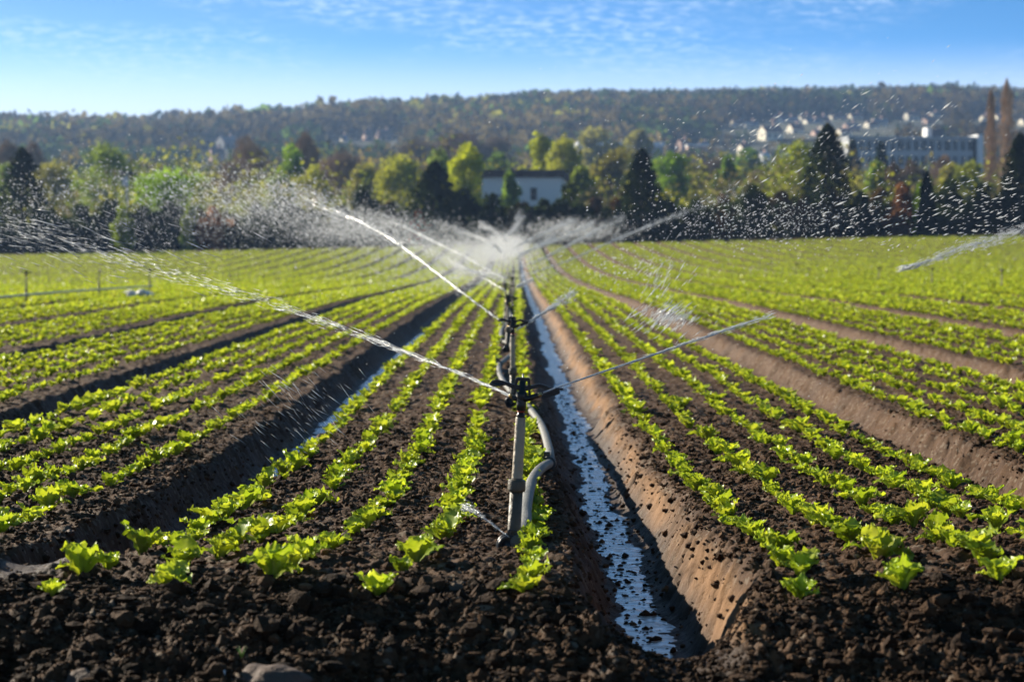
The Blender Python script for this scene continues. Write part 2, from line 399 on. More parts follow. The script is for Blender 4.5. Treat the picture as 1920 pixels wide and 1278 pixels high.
# ------------------------------------------------------------------ lettuces
def leaf_grid(rs, nt, ns, L, W, tilt, curl, ruf):
    """a ruffled spoon shaped leaf, base at the origin, growing along +x and up"""
    t = np.linspace(0, 1, nt)[:, None]; s_ = np.linspace(-1, 1, ns)[None, :]
    ang = tilt - curl * t ** 1.6
    dt = 1 / (nt - 1)
    cx = np.cumsum(np.cos(ang) * dt, 0) * L; cz = np.cumsum(np.sin(ang) * dt, 0) * L
    cx -= cx[0]; cz -= cz[0]
    prof = (.16 + .95 * np.sin(np.clip(t * 1.02, 0, 1) ** 1.35 * math.pi * .80) ** .9)
    prof = prof * (1 - .45 * np.clip((t - .86) / .14, 0, 1) ** 2)
    ph = rs.uniform(0, 6.28, 4)
    lob = 1 + .16 * np.sin(t * 19 + ph[0] + np.sign(s_) * 1.3) * np.abs(s_)
    tip = np.clip((t - .55) / .45, 0, 1) * L * (.07 * np.sin(s_ * 6 + ph[1]) - .16 * s_ ** 2)
    w = W * prof * lob
    y = s_ * w
    amp = ruf * L * np.abs(s_) ** 1.5 * np.clip(t * 1.6, 0, 1)
    rz = amp * (np.sin(t * 21 + ph[2] + s_ * 2.2) + .6 * np.sin(t * 37 + ph[3] - s_ * 4)) + .28 * w * s_ ** 2 * (1 - .6 * t)
    rz = rz + ruf * .5 * L * np.sin(s_ * 9 + ph[0]) * np.clip((t - .5) * 2, 0, 1)
    x = cx + tip * np.cos(ang) - rz * np.sin(ang); z = cz + tip * np.sin(ang) + rz * np.cos(ang)
    x = x + 0 * s_; z = z + 0 * s_
    return np.stack([x, y + 0 * x, z], -1).reshape(-1, 3)

def grid_faces(nt, ns):
    i = np.arange((nt - 1) * (ns - 1)); r_, c_ = i // (ns - 1), i % (ns - 1); q = r_ * ns + c_
    return np.stack([q, q + 1, q + ns + 1, q + ns], 1)

LIME = np.array([.47, .55, .06]); DEEP = np.array([.25, .37, .03]); PALE = np.array([.6, .66, .2])
def lettuce_mesh(seed, nleaf, nt, ns, ruf=.075):
    rs = np.random.default_rng(seed); Vs, Fs, Cs = [], [], []; off = 0
    a0 = rs.uniform(0, 6.28); vt = rs.uniform(.78, 1.12)
    for i in range(nleaf):
        f = i / max(nleaf - 1, 1)
        L = (.092 - .03 * f) * rs.uniform(.78, 1.2); W = L * rs.uniform(.30, .42)
        tilt = R(52 + 30 * f) + rs.normal(0, .16); curl = (1.25 - .7 * f) * rs.uniform(.5, 1.25)
        v = leaf_grid(rs, nt, ns, L, W, tilt, curl, ruf * rs.uniform(.7, 1.3))
        a = a0 + i * 2.4 + rs.normal(0, .25)
        v[:, 0] += .004
        c, s_ = math.cos(a), math.sin(a)
        v = np.stack([v[:, 0] * c - v[:, 1] * s_, v[:, 0] * s_ + v[:, 1] * c, v[:, 2] - .002], 1)
        t = np.repeat(np.linspace(0, 1, nt), ns); sa = np.tile(np.abs(np.linspace(-1, 1, ns)), nt)
        b = rs.uniform(0, 1)
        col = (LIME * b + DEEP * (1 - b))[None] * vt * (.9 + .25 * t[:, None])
        rib = np.clip(1 - sa * 3.2, 0, 1)[:, None] * np.clip(1.1 - t, 0, 1)[:, None]
        col = col * (1 - .6 * rib) + PALE * .6 * rib
        Vs.append(v); Cs.append(col); Fs.append(grid_faces(nt, ns) + off); off += len(v)
    return np.concatenate(Vs), np.concatenate(Fs), np.concatenate(Cs)

near_v = [lettuce_mesh(100 + i, 9, 12, 9) for i in range(12)]
mid_v = [lettuce_mesh(200 + i, 8, 6, 5) for i in range(8)]
far_v = [lettuce_mesh(300 + i, 6, 3, 3, .1) for i in range(8)]
vfar_v = [lettuce_mesh(400 + i, 4, 2, 2, 0) for i in range(8)]
# rows: five to a bed
plants = []   # x, d, z, scale, rot, row key
for bed in range(-31, 32):
    c0 = F0 + PITCH * bed - PITCH / 2        # middle of the bed left of furrow "bed"
    for r in range(5):
        xr = c0 + (r - 2) * .268
        rs = np.random.default_rng(5000 + bed * 10 + r)
        dd = 5.2 + rs.uniform(0, .1)
        while dd < 164:
            step = .215 if dd < 60 else .30
            dd += step * rs.uniform(.8, 1.2)
            if rs.uniform() < .035: continue
            xx = xr + rs.normal(0, .014) + float(-.15 * min(max((6.6 - dd) / 1.15, 0), 1.3) ** 1.3 * min(max((.15 - xr) / .4, 0), 1))
            if abs(xx) > .31 * dd + 1.8: continue
            plants.append((xx, dd, min(rs.lognormal(0, .2), 1.4) * (1.0 if dd < 30 else 1.08), rs.uniform(0, 6.28), bed, r))
PL = np.array(plants)
PLz = field_z(PL[:, 0], PL[:, 1], False)[0]
zr = field_z(PL[:, 0], PL[:, 1], True)[0]; PLz = np.where(PL[:, 1] < 30, zr, PLz)
pxp = VX + PL[:, 0] / PL[:, 1] * FP; pyp = VY + (EYE - PLz) / PL[:, 1] * FP
inframe = (pxp > -12) & (pxp < 1932) & (pyp < 1140)
# keep clear of the riser pipe
clear = ~((np.abs(PL[:, 0]) < .04) & (np.abs(PL[:, 1] - 6.27) < .06))
order = np.argsort(PL[:, 1]); hero = [i for i in order if inframe[i] and clear[i]][:300]; hs = set(hero)
ORD = ['', 'first', 'second', 'third', 'fourth', 'fifth', 'sixth', 'seventh', 'eighth', 'ninth', 'tenth', 'eleventh', 'twelfth', 'thirteenth', 'fourteenth', 'fifteenth', 'sixteenth', 'seventeenth', 'eighteenth', 'nineteenth', 'twentieth']
def ordinal(n):
    if n <= 20: return ORD[n]
    t = {2: 'twenty', 3: 'thirty', 4: 'forty', 5: 'fifty'}[n // 10]
    return t + '-' + ORD[n % 10] if n % 10 else t[:-1] + 'ieth'
def row_name(bed, r):
    if bed == 0:
        return ['leftmost row of the sprinkler bed', 'second row of the sprinkler bed', 'middle row of the sprinkler bed', 'row just left of the sprinkler', 'row just right of the sprinkler'][r]
    if bed == 1: return ORD[r + 1] + ' row right of the water channel'
    if bed == -1: return ORD[5 - r] + ' row left of the dark furrow'
    if bed > 1: return ORD[r + 1] + ' row past the right furrow' if bed == 2 else ORD[r + 1] + ' row, %s bed to the right' % ORD[bed]
    return ORD[5 - r] + ' row past the second left furrow' if bed == -2 else ORD[5 - r] + ' row, %s bed to the left' % ORD[-bed]
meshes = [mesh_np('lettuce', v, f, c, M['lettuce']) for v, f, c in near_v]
count = {}
for i in hero:
    xx, dd, sc, rot, bed, r = PL[i]; bed = int(bed); r = int(r)
    count[(bed, r)] = count.get((bed, r), 0) + 1
    o = link('lettuce', meshes[int(RNG.integers(0, 12))], None, (xx, dd, PLz[i] - .004))
    o.rotation_euler = (RNG.normal(0, .08), RNG.normal(0, .08), rot); o.scale = (sc * .78, sc * .78, sc * RNG.uniform(.8, 1.15))
    tag(o, 'frilly lettuce, %s from near end of the %s' % (ordinal(count[(bed, r)]), row_name(bed, r)), 'lettuce', 'young lettuces planted out in rows')
def batch(idx, variants, zs, sc_mul=1.):
    Vs, Fs, Cs = [], [], []; off = 0
    which = RNG.integers(0, len(variants), len(idx))
    for vi, (v, f, c) in enumerate(variants):
        sel = idx[which == vi]
        if len(sel) == 0: continue
        x0, d0, sc, rot = PL[sel, 0], PL[sel, 1], PL[sel, 2] * sc_mul * .79, PL[sel, 3]
        cc, ss = np.cos(rot), np.sin(rot)
        xx = (v[None, :, 0] * cc[:, None] - v[None, :, 1] * ss[:, None]) * sc[:, None] + x0[:, None]
        yy = (v[None, :, 0] * ss[:, None] + v[None, :, 1] * cc[:, None]) * sc[:, None] + d0[:, None]
        zz = v[None, :, 2] * sc[:, None] * 1.2 + zs[sel][:, None]
        W = np.stack([xx, yy, zz], -1).reshape(-1, 3)
        Fs.append((f[None] + (np.arange(len(sel)) * len(v))[:, None, None]).reshape(-1, 4) + off)
        tone = (RNG.uniform(.85, 1.15, (len(sel), 1, 1)) * c[None]).reshape(-1, 3)
        Vs.append(W); Cs.append(tone); off += len(W)
    return np.concatenate(Vs), np.concatenate(Fs), np.concatenate(Cs)
rest = np.array([i for i in range(len(PL)) if i not in hs and clear[i] and not (pyp[i] > 1140)])
dr = PL[rest, 1]
parts_ = [batch(rest[dr < 19], [near_v[j] for j in range(8)] if False else mid_v + [], PLz), batch(rest[(dr >= 19) & (dr < 34)], mid_v, PLz),
          batch(rest[(dr >= 34) & (dr < 75)], far_v, PLz, 1.36), batch(rest[dr >= 75], vfar_v, PLz, 2.0)]
off = 0; Vs, Fs, Cs = [], [], []
for v, f, c in parts_:
    Vs.append(v); Fs.append(f + off); Cs.append(c); off += len(v)
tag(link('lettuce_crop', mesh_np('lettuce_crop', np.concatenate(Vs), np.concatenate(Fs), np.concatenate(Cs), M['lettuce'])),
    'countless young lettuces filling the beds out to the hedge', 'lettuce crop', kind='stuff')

# ------------------------------------------------------------------ sprinklers
def make_sprinkler():
    root = empty('impact_sprinkler', (0, 0, 0))
    bm = bmesh.new(); lathe(bm, [(.0205, 0.0), (.021, .02), (.0195, .035), (.0192, .162)]); lo = bm_obj('riser_pipe', bm, M['pvc_dark'], root, True)
    bm = bmesh.new(); lathe(bm, [(.0193, .158), (.0255, .160), (.0265, .168), (.0262, .190), (.0245, .1935), (.018, .194), (.0165, .199)]); bm_obj('pipe_socket', bm, M['pvc_dark'], root, True)
    bm = bmesh.new(); lathe(bm, [(.0168, .193), (.0162, .2), (.0148, .374), (.0140, .377)]); bm_obj('upper_pipe', bm, M['pvc'], root, True)
    bm = bmesh.new(); lathe(bm, [(.009, .374), (.0125, .377), (.0125, .386), (.0095, .388), (.0095, .3925)]); bm_obj('threaded_adapter', bm, M['black'], root, True)
    bm = bmesh.new(); lathe(bm, [(.0108, .3922), (.0116, .393), (.0116, .3952), (.0108, .396)]); bm_obj('washer', bm, M['red'], root, True)
    bm = bmesh.new()
    lathe(bm, [(.0115, .3958), (.015, .398), (.0145, .418), (.0135, .424), (.0145, .432), (.0155, .438), (.0155, .449), (.010, .454), (.0098, .484), (.006, .488)])
    body = bm_obj('sprinkler_body', bm, M['black'], root, True)
    bm = bmesh.new(); add_tube(bm, [(.006, -.004, .432), (.025, -.007, .436), (.052, -.01, .447)], [.0105, .0085, .0068], 16); nz = bm_obj('nozzle', bm, M['black'], root, True)
    bm = bmesh.new(); add_tube(bm, [(.048, -.0095, .4455), (.058, -.0105, .4495)], [.0072, .0066], 16); bm_obj('nozzle_tip', bm, M['brass'], nz, True)
    bm = bmesh.new(); add_tube(bm, [(-.006, .004, .432), (-.018, .008, .431), (-.030, .012, .436)], [.009, .0075, .006], 16); nz = bm_obj('nozzle', bm, M['black'], root, True)
    bm = bmesh.new(); add_tube(bm, [(-.028, .0114, .435), (-.037, .014, .439)], [.0066, .0058], 16); bm_obj('nozzle_tip', bm, M['brass'], nz, True)
    # yoke over the spring
    bm = bmesh.new()
    prism(bm, [(-.026, .444), (-.0215, .491), (-.017, .4945), (.017, .4945), (.0215, .491), (.026, .444), (.0185, .444), (.0145, .484), (-.0145, .484), (-.0185, .444)], 'y', -.007, .007)
    bmesh.ops.bevel(bm, geom=bm.edges[:], offset=.0012, segments=2, affect='EDGES'); bm_obj('yoke', bm, M['black'], root)
    bm = bmesh.new(); add_tube(bm, [(0, 0, .448), (0, 0, .506)], .0024, 8); bm_obj('fulcrum_pin', bm, M['steel'], root, True)
    bm = bmesh.new()
    pts = [(.0085 * math.cos(a), .0085 * math.sin(a), .461 + .0225 * a / (2 * math.pi * 5)) for a in np.linspace(0, 2 * math.pi * 5, 70)]
    add_tube(bm, pts, .0013, 6); bm_obj('spring', bm, M['steel'], root, True)
    # swinging arm
    bm = bmesh.new(); out = []
    top = [(-.094, .470), (-.082, .478), (-.058, .476), (-.03, .468), (0, .464), (.025, .4665), (.05, .474), (.066, .470), (.085, .463), (.096, .4585)]
    botm = [(.098, .4525), (.088, .452), (.07, .457), (.05, .462), (.03, .456), (.01, .449), (-.01, .449), (-.035, .457), (-.06, .4665), (-.082, .466)]
    prism(bm, top + botm, 'y', -.006, .006); bmesh.ops.bevel(bm, geom=bm.edges[:], offset=.001, segments=1, affect='EDGES')
    bmesh.ops.translate(bm, verts=bm.verts, vec=(0, 0, .006)); arm = bm_obj('swing_arm', bm, M['black'], root)
    bm = bmesh.new(); prism(bm, [(-.097, -.011), (-.088, -.021), (-.066, -.018), (-.046, -.006), (-.048, .006), (-.068, .016), (-.09, .014)], 'z', .4715, .4765)
    bmesh.ops.rotate(bm, verts=bm.verts, cent=(-.07, 0, .474), matrix=Matrix.Rotation(R(22), 3, 'X')); bm_obj('counterweight', bm, M['blackflat'], arm)
    bm = bmesh.new(); prism(bm, [(.058, .4465), (.064, .4535), (.104, .4665), (.111, .462), (.110, .4535), (.098, .449), (.068, .4385), (.06, .440)], 'y', -.020, -.010)
    prism(bm, [(.088, .466), (.1, .471), (.118, .470), (.1205, .466), (.104, .464)], 'y', -.018, .004)
    bm_obj('deflector_spoon', bm, M['black'], arm)
    # coupling at the foot
    bm = bmesh.new()
    for (y, rr) in ((-.024, .030), (.004, .033)):
        c = [(-.012 + rr * math.cos(a), y, -.002 + rr * math.sin(a)) for a in np.linspace(0, 2 * math.pi, 29)]
        add_tube(bm, c, .0062, 8, False)
    add_tube(bm, [(-.012, -.02, -.002), (-.012, .03, -.002)], .026, 20)
    cp = bm_obj('foot_coupling', bm, M['blackflat'], root, True)
    bm = bmesh.new(); add_box(bm, (-.014, -.022, .033), (.012, .008, .03)); add_box(bm, (.004, -.022, .03), (.006, .008, .022)); add_box(bm, (-.005, -.027, .048), (.026, .004, .005))
    bmesh.ops.bevel(bm, geom=bm.edges[:], offset=.001, segments=1, affect='EDGES'); bm_obj('latch', bm, M['blackflat'], cp)
    return root
def copy_tree(o, parent=None):
    c = o.copy(); COL.objects.link(c); c.parent = parent
    for ch in list(o.children): copy_tree(ch, c)
    return c
SP = [(-.004, 6.27, .0), (-.01, 13.6, .03), (-.07, 20.9, .01), (-.12, 28.2, 0), (-.03, 35.5, 0), (-.10, 43, 0), (.0, 50.5, 0), (-.08, 58, 0), (-.02, 66, 0), (-.06, 74, 0)]
spr = make_sprinkler(); kids = list(spr.children)
WHERE = ['largest and nearest of the sprinklers in the middle line, on a leaning grey riser', 'second sprinkler up the middle line, behind the large one, beside the pipe bend',
         'third sprinkler up the middle line between the lettuce rows', 'fourth sprinkler up the middle line, throwing long left jet', 'fifth sprinkler up the middle line, beside the white splash',
         'sixth sprinkler up the middle line, blurred by spray', 'seventh sprinkler up the middle line, blurred by spray', 'eighth sprinkler up the middle line, lost in mist',
         'ninth sprinkler up the middle line, lost in mist', 'tenth and last sprinkler up the middle line, in white mist']
for i, (x, d, dz) in enumerate(SP):
    o = spr if i == 0 else copy_tree(spr)
    o.location = (x, d, float(field_z(x, d, False)[0]) + .012 + dz)
    o.rotation_euler = (0, R(3.3) if i == 0 else R(random.uniform(-1.5, 1.5)), 0 if i == 0 else R(random.uniform(-25, 25)))
    if i: o.scale = (1, 1, 1.1)
    tag(o, WHERE[i], 'sprinkler', 'impact sprinklers on risers')
SIDE = [(-9.0, 39.3, 'thin dark sprinkler riser at the left edge, beside the pale pipe'), (-9.0, 46.2, 'second slim sprinkler riser along the pipe at left'), (-9.0, 52.6, 'slim sprinkler riser standing by the white sheet'),
        (10.9, 47.7, 'rightmost sprinkler riser, standing tallest in the right-hand line'), (10.9, 55.7, 'sprinkler riser under the streaky jet at right'), (10.9, 63.8, 'third riser from the right edge in the right-hand line'),
        (10.9, 82.5, 'fourth riser from the right edge, faint among the rows'), (10.9, 95, 'farther of two close faint risers in the right-hand line'), (10.9, 90.5, 'nearer of two close faint risers in the right-hand line')]
for x, d, lab in SIDE:
    o = copy_tree(spr); o.location = (x, d, float(field_z(x, d, False)[0]) + .03); o.rotation_euler = (0, R(random.uniform(-2, 2)), R(random.uniform(-60, 60))); o.scale = (1, 1, 1.15)
    tag(o, lab, 'sprinkler', 'impact sprinklers on risers')

# ------------------------------------------------------------------ pipes
def pipe_thing(name, secs, rad, label, couple=True, mat='hose'):
    root = empty(name, secs[0][0]); o0 = Vector(secs[0][0])
    for si, pts in enumerate(secs):
        pts = [Vector(p) - o0 for p in pts]; fine = []
        for a in range(len(pts) - 1):
            p0, p1, p2, p3 = pts[max(a - 1, 0)], pts[a], pts[a + 1], pts[min(a + 2, len(pts) - 1)]
            for t in np.linspace(0, 1, 10, endpoint=False):
                fine.append(.5 * ((2 * p1) + (p2 - p0) * t + (2 * p0 - 5 * p1 + 4 * p2 - p3) * t * t + (3 * p1 - p0 - 3 * p2 + p3) * t ** 3))
        fine.append(pts[-1]); bm = bmesh.new(); add_tube(bm, fine, rad, 18); bm_obj('pipe_section', bm, M[mat], root, True)
        if couple:
            bm = bmesh.new(); a, b = fine[-2], fine[-1]; t = (b - a).normalized()
            add_tube(bm, [b - t * .03, b + t * .03], rad * 1.22, 18)
            for s_ in (-.032, .0, .032): add_tube(bm, [b + t * (s_ - .006), b + t * (s_ + .006)], rad * 1.5, 18)
            add_box(bm, b + Vector((-.012, 0, rad * 1.5 + .01)), (.03, .02, .022))
            bm_obj('coupling', bm, M['blackflat'], root, False)
    return root, tag(root, label, 'pipe')
g = ground
S1 = [g(970, 1016, .025), g(984, 985, .04), g(986, 950, .06), g(996, 905, .065), g(1012, 880, .06), g(1030, 868, .055)]
S2 = [g(1030, 868, .055), g(1030, 845, .06), g(1014, 795, .05), g(985, 757, .045), g(962, 738, .045)]
S3 = [g(962, 738, .045), g(946, 718, .04), g(937, 700, .04), g(936, 683, .04)]
S4 = [g(936, 683, .04), g(950, 672, .04), g(960, 664, .04), g(962, 655, .04), g(957, 645, .04), g(944, 640, .04)]
S5 = [g(944, 640, .04), g(940, 632, .04), g(941, 618, .04), g(950, 607, .04), g(958, 595, .04), g(953, 580, .04), g(948, 565, .04), g(955, 545, .04)]
pipe_thing('irrigation_pipe', [S1, S2, S3, S4, S5], .021, 'grey water pipe winding between the middle sprinklers, joined by black couplings')
pipe_thing('irrigation_pipe', [[Vector((-9.0, d, float(field_z(-9.0, d, False)[0]) + .155)) for d in (30, 36, 42, 48, 53)]], .02, 'long pale pipe lying across the lettuces at the left edge', False, 'palepipe')
pipe_thing('irrigation_pipe', [[Vector((10.9, d, float(field_z(10.9, d, False)[0]) + .13)) for d in (40, 50, 60, 72, 85, 100)]], .025, 'long pale pipe lying under the right-hand line of risers', False, 'palepipe')
c = ground(262, 550, .1)
bm = bmesh.new(); bmesh.ops.create_icosphere(bm, subdivisions=4, radius=1)
for v in bm.verts:
    q_ = v.co; f = 1 + .35 * math.sin(q_.x * 5 + 1) * math.sin(q_.y * 6) + .2 * math.sin(q_.z * 9 + q_.x * 7)
    v.co = Vector((q_.x * .26 * f, q_.y * .18 * f, q_.z * .06 * f + .03 * math.sin(q_.x * 6)))
o = bm_obj('plastic_sheet', bm, M['whitepaint'], None, True); o.location = c; tag(o, 'crumpled white plastic sheet lying by the pipe among the lettuces', 'sheet')

# ------------------------------------------------------------------ water in the air
OCT = np.array([[1, 0, 0], [-1, 0, 0], [0, 1, 0], [0, -1, 0], [0, 0, 1], [0, 0, -1.]])
OCF = np.array([[0, 2, 4], [2, 1, 4], [1, 3, 4], [3, 0, 4], [2, 0, 5], [1, 2, 5], [3, 1, 5], [0, 3, 5]])
def drops_arrays(pos, direc, length, rad):
    pos = np.asarray(pos); n = len(pos)
    t = direc / np.linalg.norm(direc, axis=1, keepdims=True)
    a = np.cross(t, np.array([[.13, .31, .94]])); a /= np.linalg.norm(a, axis=1, keepdims=True); b = np.cross(t, a)
    V = pos[:, None, :] + OCT[None, :, 0:1] * t[:, None] * length[:, None, None] + (OCT[None, :, 1:2] * a[:, None] + OCT[None, :, 2:3] * b[:, None]) * rad[:, None, None]
    Fs = OCF[None] + (np.arange(n) * 6)[:, None, None]
    return V.reshape(-1, 3), Fs.reshape(-1, 3)
def catmull(pts, m=40):
    P_ = np.array(pts, dtype=float); out = []
    for a in range(len(P_) - 1):
        p0, p1, p2, p3 = P_[max(a - 1, 0)], P_[a], P_[a + 1], P_[min(a + 2, len(P_) - 1)]
        for t in np.linspace(0, 1, m, endpoint=False):
            out.append(.5 * (2 * p1 + (p2 - p0) * t + (2 * p0 - 5 * p1 + 4 * p2 - p3) * t * t + (3 * p1 - p0 - 3 * p2 + p3) * t ** 3))
    out.append(P_[-1]); return np.array(out)
def jet(pts, label, core_to=1., nstreak=300, slen=.05, srad=.0015, ndrop=300, drad=.0015, group='jets of water from the sprinklers', start=0., core_w=1.):
    """pts: (px, py, d, width px): widths are the spread of the jet in photo pixels"""
    C = catmull([tuple(P(a, b, c)) + (w * c / FP,) for a, b, c, w in pts], 30)
    n = len(C); Vs, Fs = [], []; off = 0
    T = np.gradient(C[:, :3], axis=0); T /= np.linalg.norm(T, axis=1, keepdims=True)
    A = np.cross(T, [0, 1, .02]); A /= np.linalg.norm(A, axis=1, keepdims=True); B = np.cross(T, A)
    seg = 8
    nc_ = int(n * core_to)
    if nc_ > 2:
        for strand in range(3):
            f = np.linspace(0, 1, nc_)
            ph = strand * 2.1
            w = C[:nc_, 3] * .5
            sway = (np.sin(f * 13 + ph) * .45 + np.sin(f * 31 + ph * 3) * .15)
            o_ = A[:nc_] * (w * .5 * sway * np.clip(f * 1.2, 0, 1) ** 2)[:, None] + B[:nc_] * (w * .4 * np.cos(f * 31 + ph) * np.clip(f * 1.2, 0, 1) ** 2)[:, None]
            rad = w * (.62 - .3 * f) * core_w * (1 + .35 * np.sin(f * 140 + ph) * f + .25 * RNG.normal(0, 1, nc_) * f)
            rad = np.maximum(rad, .0004) * np.clip((1 - f) * 1.6, 0.02, 1) ** .8
            a = np.linspace(0, 2 * math.pi, seg, endpoint=False)
            ring = (C[:nc_, None, :3] + o_[:, None] + (A[:nc_, None] * np.cos(a)[None, :, None] + B[:nc_, None] * np.sin(a)[None, :, None]) * rad[:, None, None]).reshape(-1, 3)
            i = np.arange((nc_ - 1) * seg); r_, c_ = i // seg, i % seg
            q0 = r_ * seg + c_; q1 = r_ * seg + (c_ + 1) % seg
            Fs.append(np.concatenate([np.stack([q0, q1, q1 + seg], 1), np.stack([q0, q1 + seg, q0 + seg], 1)]) + off); Vs.append(ring); off += len(ring)
    for cnt, ln, rd, spread in ((nstreak, slen, srad, .5), (ndrop, drad * 1.6, drad, .8)):
        if cnt <= 0: continue
        f = start + (1 - start) * RNG.uniform(0, 1, cnt) ** .75; ix = np.minimum((f * (n - 1)).astype(int), n - 1)
        w = C[ix, 3]
        pos = C[ix, :3] + A[ix] * (RNG.normal(0, spread * .5, cnt) * w)[:, None] + B[ix] * (RNG.normal(0, spread * .5, cnt) * w)[:, None]
        dr_ = T[ix] + RNG.normal(0, .05, (cnt, 3))
        v, f_ = drops_arrays(pos, dr_, ln * RNG.uniform(.3, 1.3, cnt), rd * RNG.uniform(.5, 1.4, cnt)); Vs.append(v); Fs.append(f_ + off); off += len(v)
    o = link('water_jet', mesh_np('water_jet', np.concatenate(Vs), np.concatenate(Fs), None, M['spray']))
    tag(o, label, 'water jet', group); return o
jet([(1019, 735, 6.22, 4), (1130, 697, 6.4, 6.5), (1240, 660, 6.6, 8), (1350, 622, 6.8, 10), (1450, 589, 7.0, 13)], 'straight white jet shooting right from the largest sprinkler', .97, 170, .035, .0008, 40, .0008, start=.3)
jet([(962, 744, 6.3, 4), (900, 716, 6.6, 6), (780, 668, 7.1, 10), (600, 600, 7.8, 18), (400, 535, 8.6, 30), (200, 478, 9.4, 50), (0, 425, 10.2, 72), (-120, 400, 10.7, 90)],
    'long jet crossing the lettuce beds to the left edge from the largest sprinkler', .40, 950, .075, .0007, 350, .0008, core_w=.19)
jet([(950, 1003, 6.2, 2), (925, 984, 6.25, 5), (890, 958, 6.3, 12), (872, 950, 6.32, 22)], 'small leaking spurt at the foot of the largest sprinkler', .35, 150, .018, .0006, 260, .0006, core_w=.6)
jet([(945, 606, 13.6, 4), (860, 543, 14.2, 6), (780, 482, 15, 9), (720, 440, 15.6, 14), (665, 412, 16.3, 22), (600, 385, 17, 34), (540, 355, 18, 46), (480, 335, 19, 60)], 'thick white jet arching left from the second sprinkler', .78, 1100, .04, .0018, 2200, .0016, core_w=.45)
jet([(970, 617, 13.6, 4), (1010, 592, 13.8, 8), (1050, 567, 14.1, 16), (1075, 548, 14.3, 26)], 'short jet breaking over the channel right of the second sprinkler', .7, 260, .04, .002, 500, .002)
FARJ = [([(948, 545, 21, 3), (905, 520, 21.5, 6), (850, 490, 22, 9), (790, 462, 23, 14), (735, 440, 24, 22)], 'thin hazy jet low between the two long left jets', .6), ([(975, 476, 55, 4), (1040, 452, 56, 7), (1110, 420, 57, 12)], 'faint jet between the two hazy right-hand jets', .7),
        ([(943, 522, 34, 4), (901, 498, 35, 6), (863, 477, 36, 8), (790, 441, 38, 13), (735, 415, 40, 20), (690, 403, 41, 26), (640, 400, 42, 36)], 'hazy jet arching left behind the thick white jet', .72),
        ([(948, 528, 28, 4), (900, 512, 28.5, 6), (860, 500, 29, 8), (815, 480, 30, 12), (770, 455, 31, 18)], 'faint low jet left of the fourth sprinkler', .6),
        ([(985, 515, 36, 4), (1058, 491, 37, 7), (1160, 447, 38, 10), (1230, 418, 39, 12), (1298, 393, 40, 14), (1385, 355, 41, 30)], 'longest hazy jet rising right in front of the dark hedge', .78),
        ([(985, 498, 50, 4), (1023, 482, 51, 7), (1075, 455, 52, 9), (1126, 428, 53, 12), (1170, 408, 54, 20)], 'second hazy jet rising right in front of the dark hedge', .8),
        ([(969, 484, 60, 5), (1018, 456, 61, 10), (1040, 446, 62, 14)], 'short pale jet rising right over the mist', .8),
        ([(965, 463, 66, 4), (1010, 442, 67, 7), (1077, 412, 68, 14)], 'thin pale jet high right of the mist', .8),
        ([(940, 472, 60, 4), (922, 456, 60, 6), (890, 443, 61, 8), (863, 433, 62, 14), (820, 418, 63, 22)], 'thin pale jet leaning left over the mist', .75),
        ([(952, 460, 74, 4), (940, 447, 74, 6), (926, 433, 75, 9), (900, 420, 76, 18)], 'short faint jet left of the upright fan of spray', .7),
        ([(945, 452, 80, 5), (957, 438, 80, 7), (968, 424, 81, 12), (976, 402, 82, 22)], 'upright fan of spray in front of the dark hedge', .5),
        ([(950, 520, 50, 6), (925, 514, 50, 9), (890, 511, 51, 10), (850, 508, 52, 16)], 'level white splash left of the fifth sprinkler', .7),
        ([(1000, 524, 30, 12), (985, 530, 29, 10), (970, 538, 28.5, 5)], 'white splash over the channel right of the fourth sprinkler', .8)]
for pts, lab, ct in FARJ:
    d = pts[0][2]; jet(pts, lab, ct, 420, .0016 * d, .00010 * d, 900, .00006 * d, core_w=.36)
jet([(1690, 505, 12, 10), (1745, 488, 12, 14), (1810, 462, 12.2, 20), (1870, 447, 12.4, 26), (1960, 418, 12.6, 34)], 'streaky jet crossing the field edge at right', .0, 520, .045, .0016, 300, .002)
# spray clouds
def cloud(name, boxes, label, mat='spray'):
    Vs, Fs = [], []; off = 0
    for (n, cx, cy, sx, sy, d0, d1, ang, ln, rd, mode) in boxes:
        if mode == 'g': px = RNG.normal(cx, sx, n); py = RNG.normal(cy, sy, n)
        else: px = RNG.uniform(cx - sx, cx + sx, n); py = RNG.uniform(cy - sy, cy + sy, n)
        d = RNG.uniform(d0, d1, n)
        pos = np.stack([(px - VX) * d / FP, d, EYE - (py - VY) * d / FP], 1)
        gz = base_z(pos[:, 0], d); pos = pos[pos[:, 2] > gz + .02]; m = len(pos); d = pos[:, 1]
        a = R(ang) + RNG.normal(0, .12, m)
        dr_ = np.stack([np.cos(a), RNG.normal(0, .2, m), np.sin(a)], 1)
        sc = RNG.lognormal(0, .38, m)
        v, f = drops_arrays(pos, dr_, ln * d / FP * sc * RNG.uniform(.6, 1.3, m), rd * d / FP * sc); Vs.append(v); Fs.append(f + off); off += len(v)
    o = link(name, mesh_np(name, np.concatenate(Vs), np.concatenate(Fs), None, M[mat])); tag(o, label, 'spray', kind='stuff'); return o
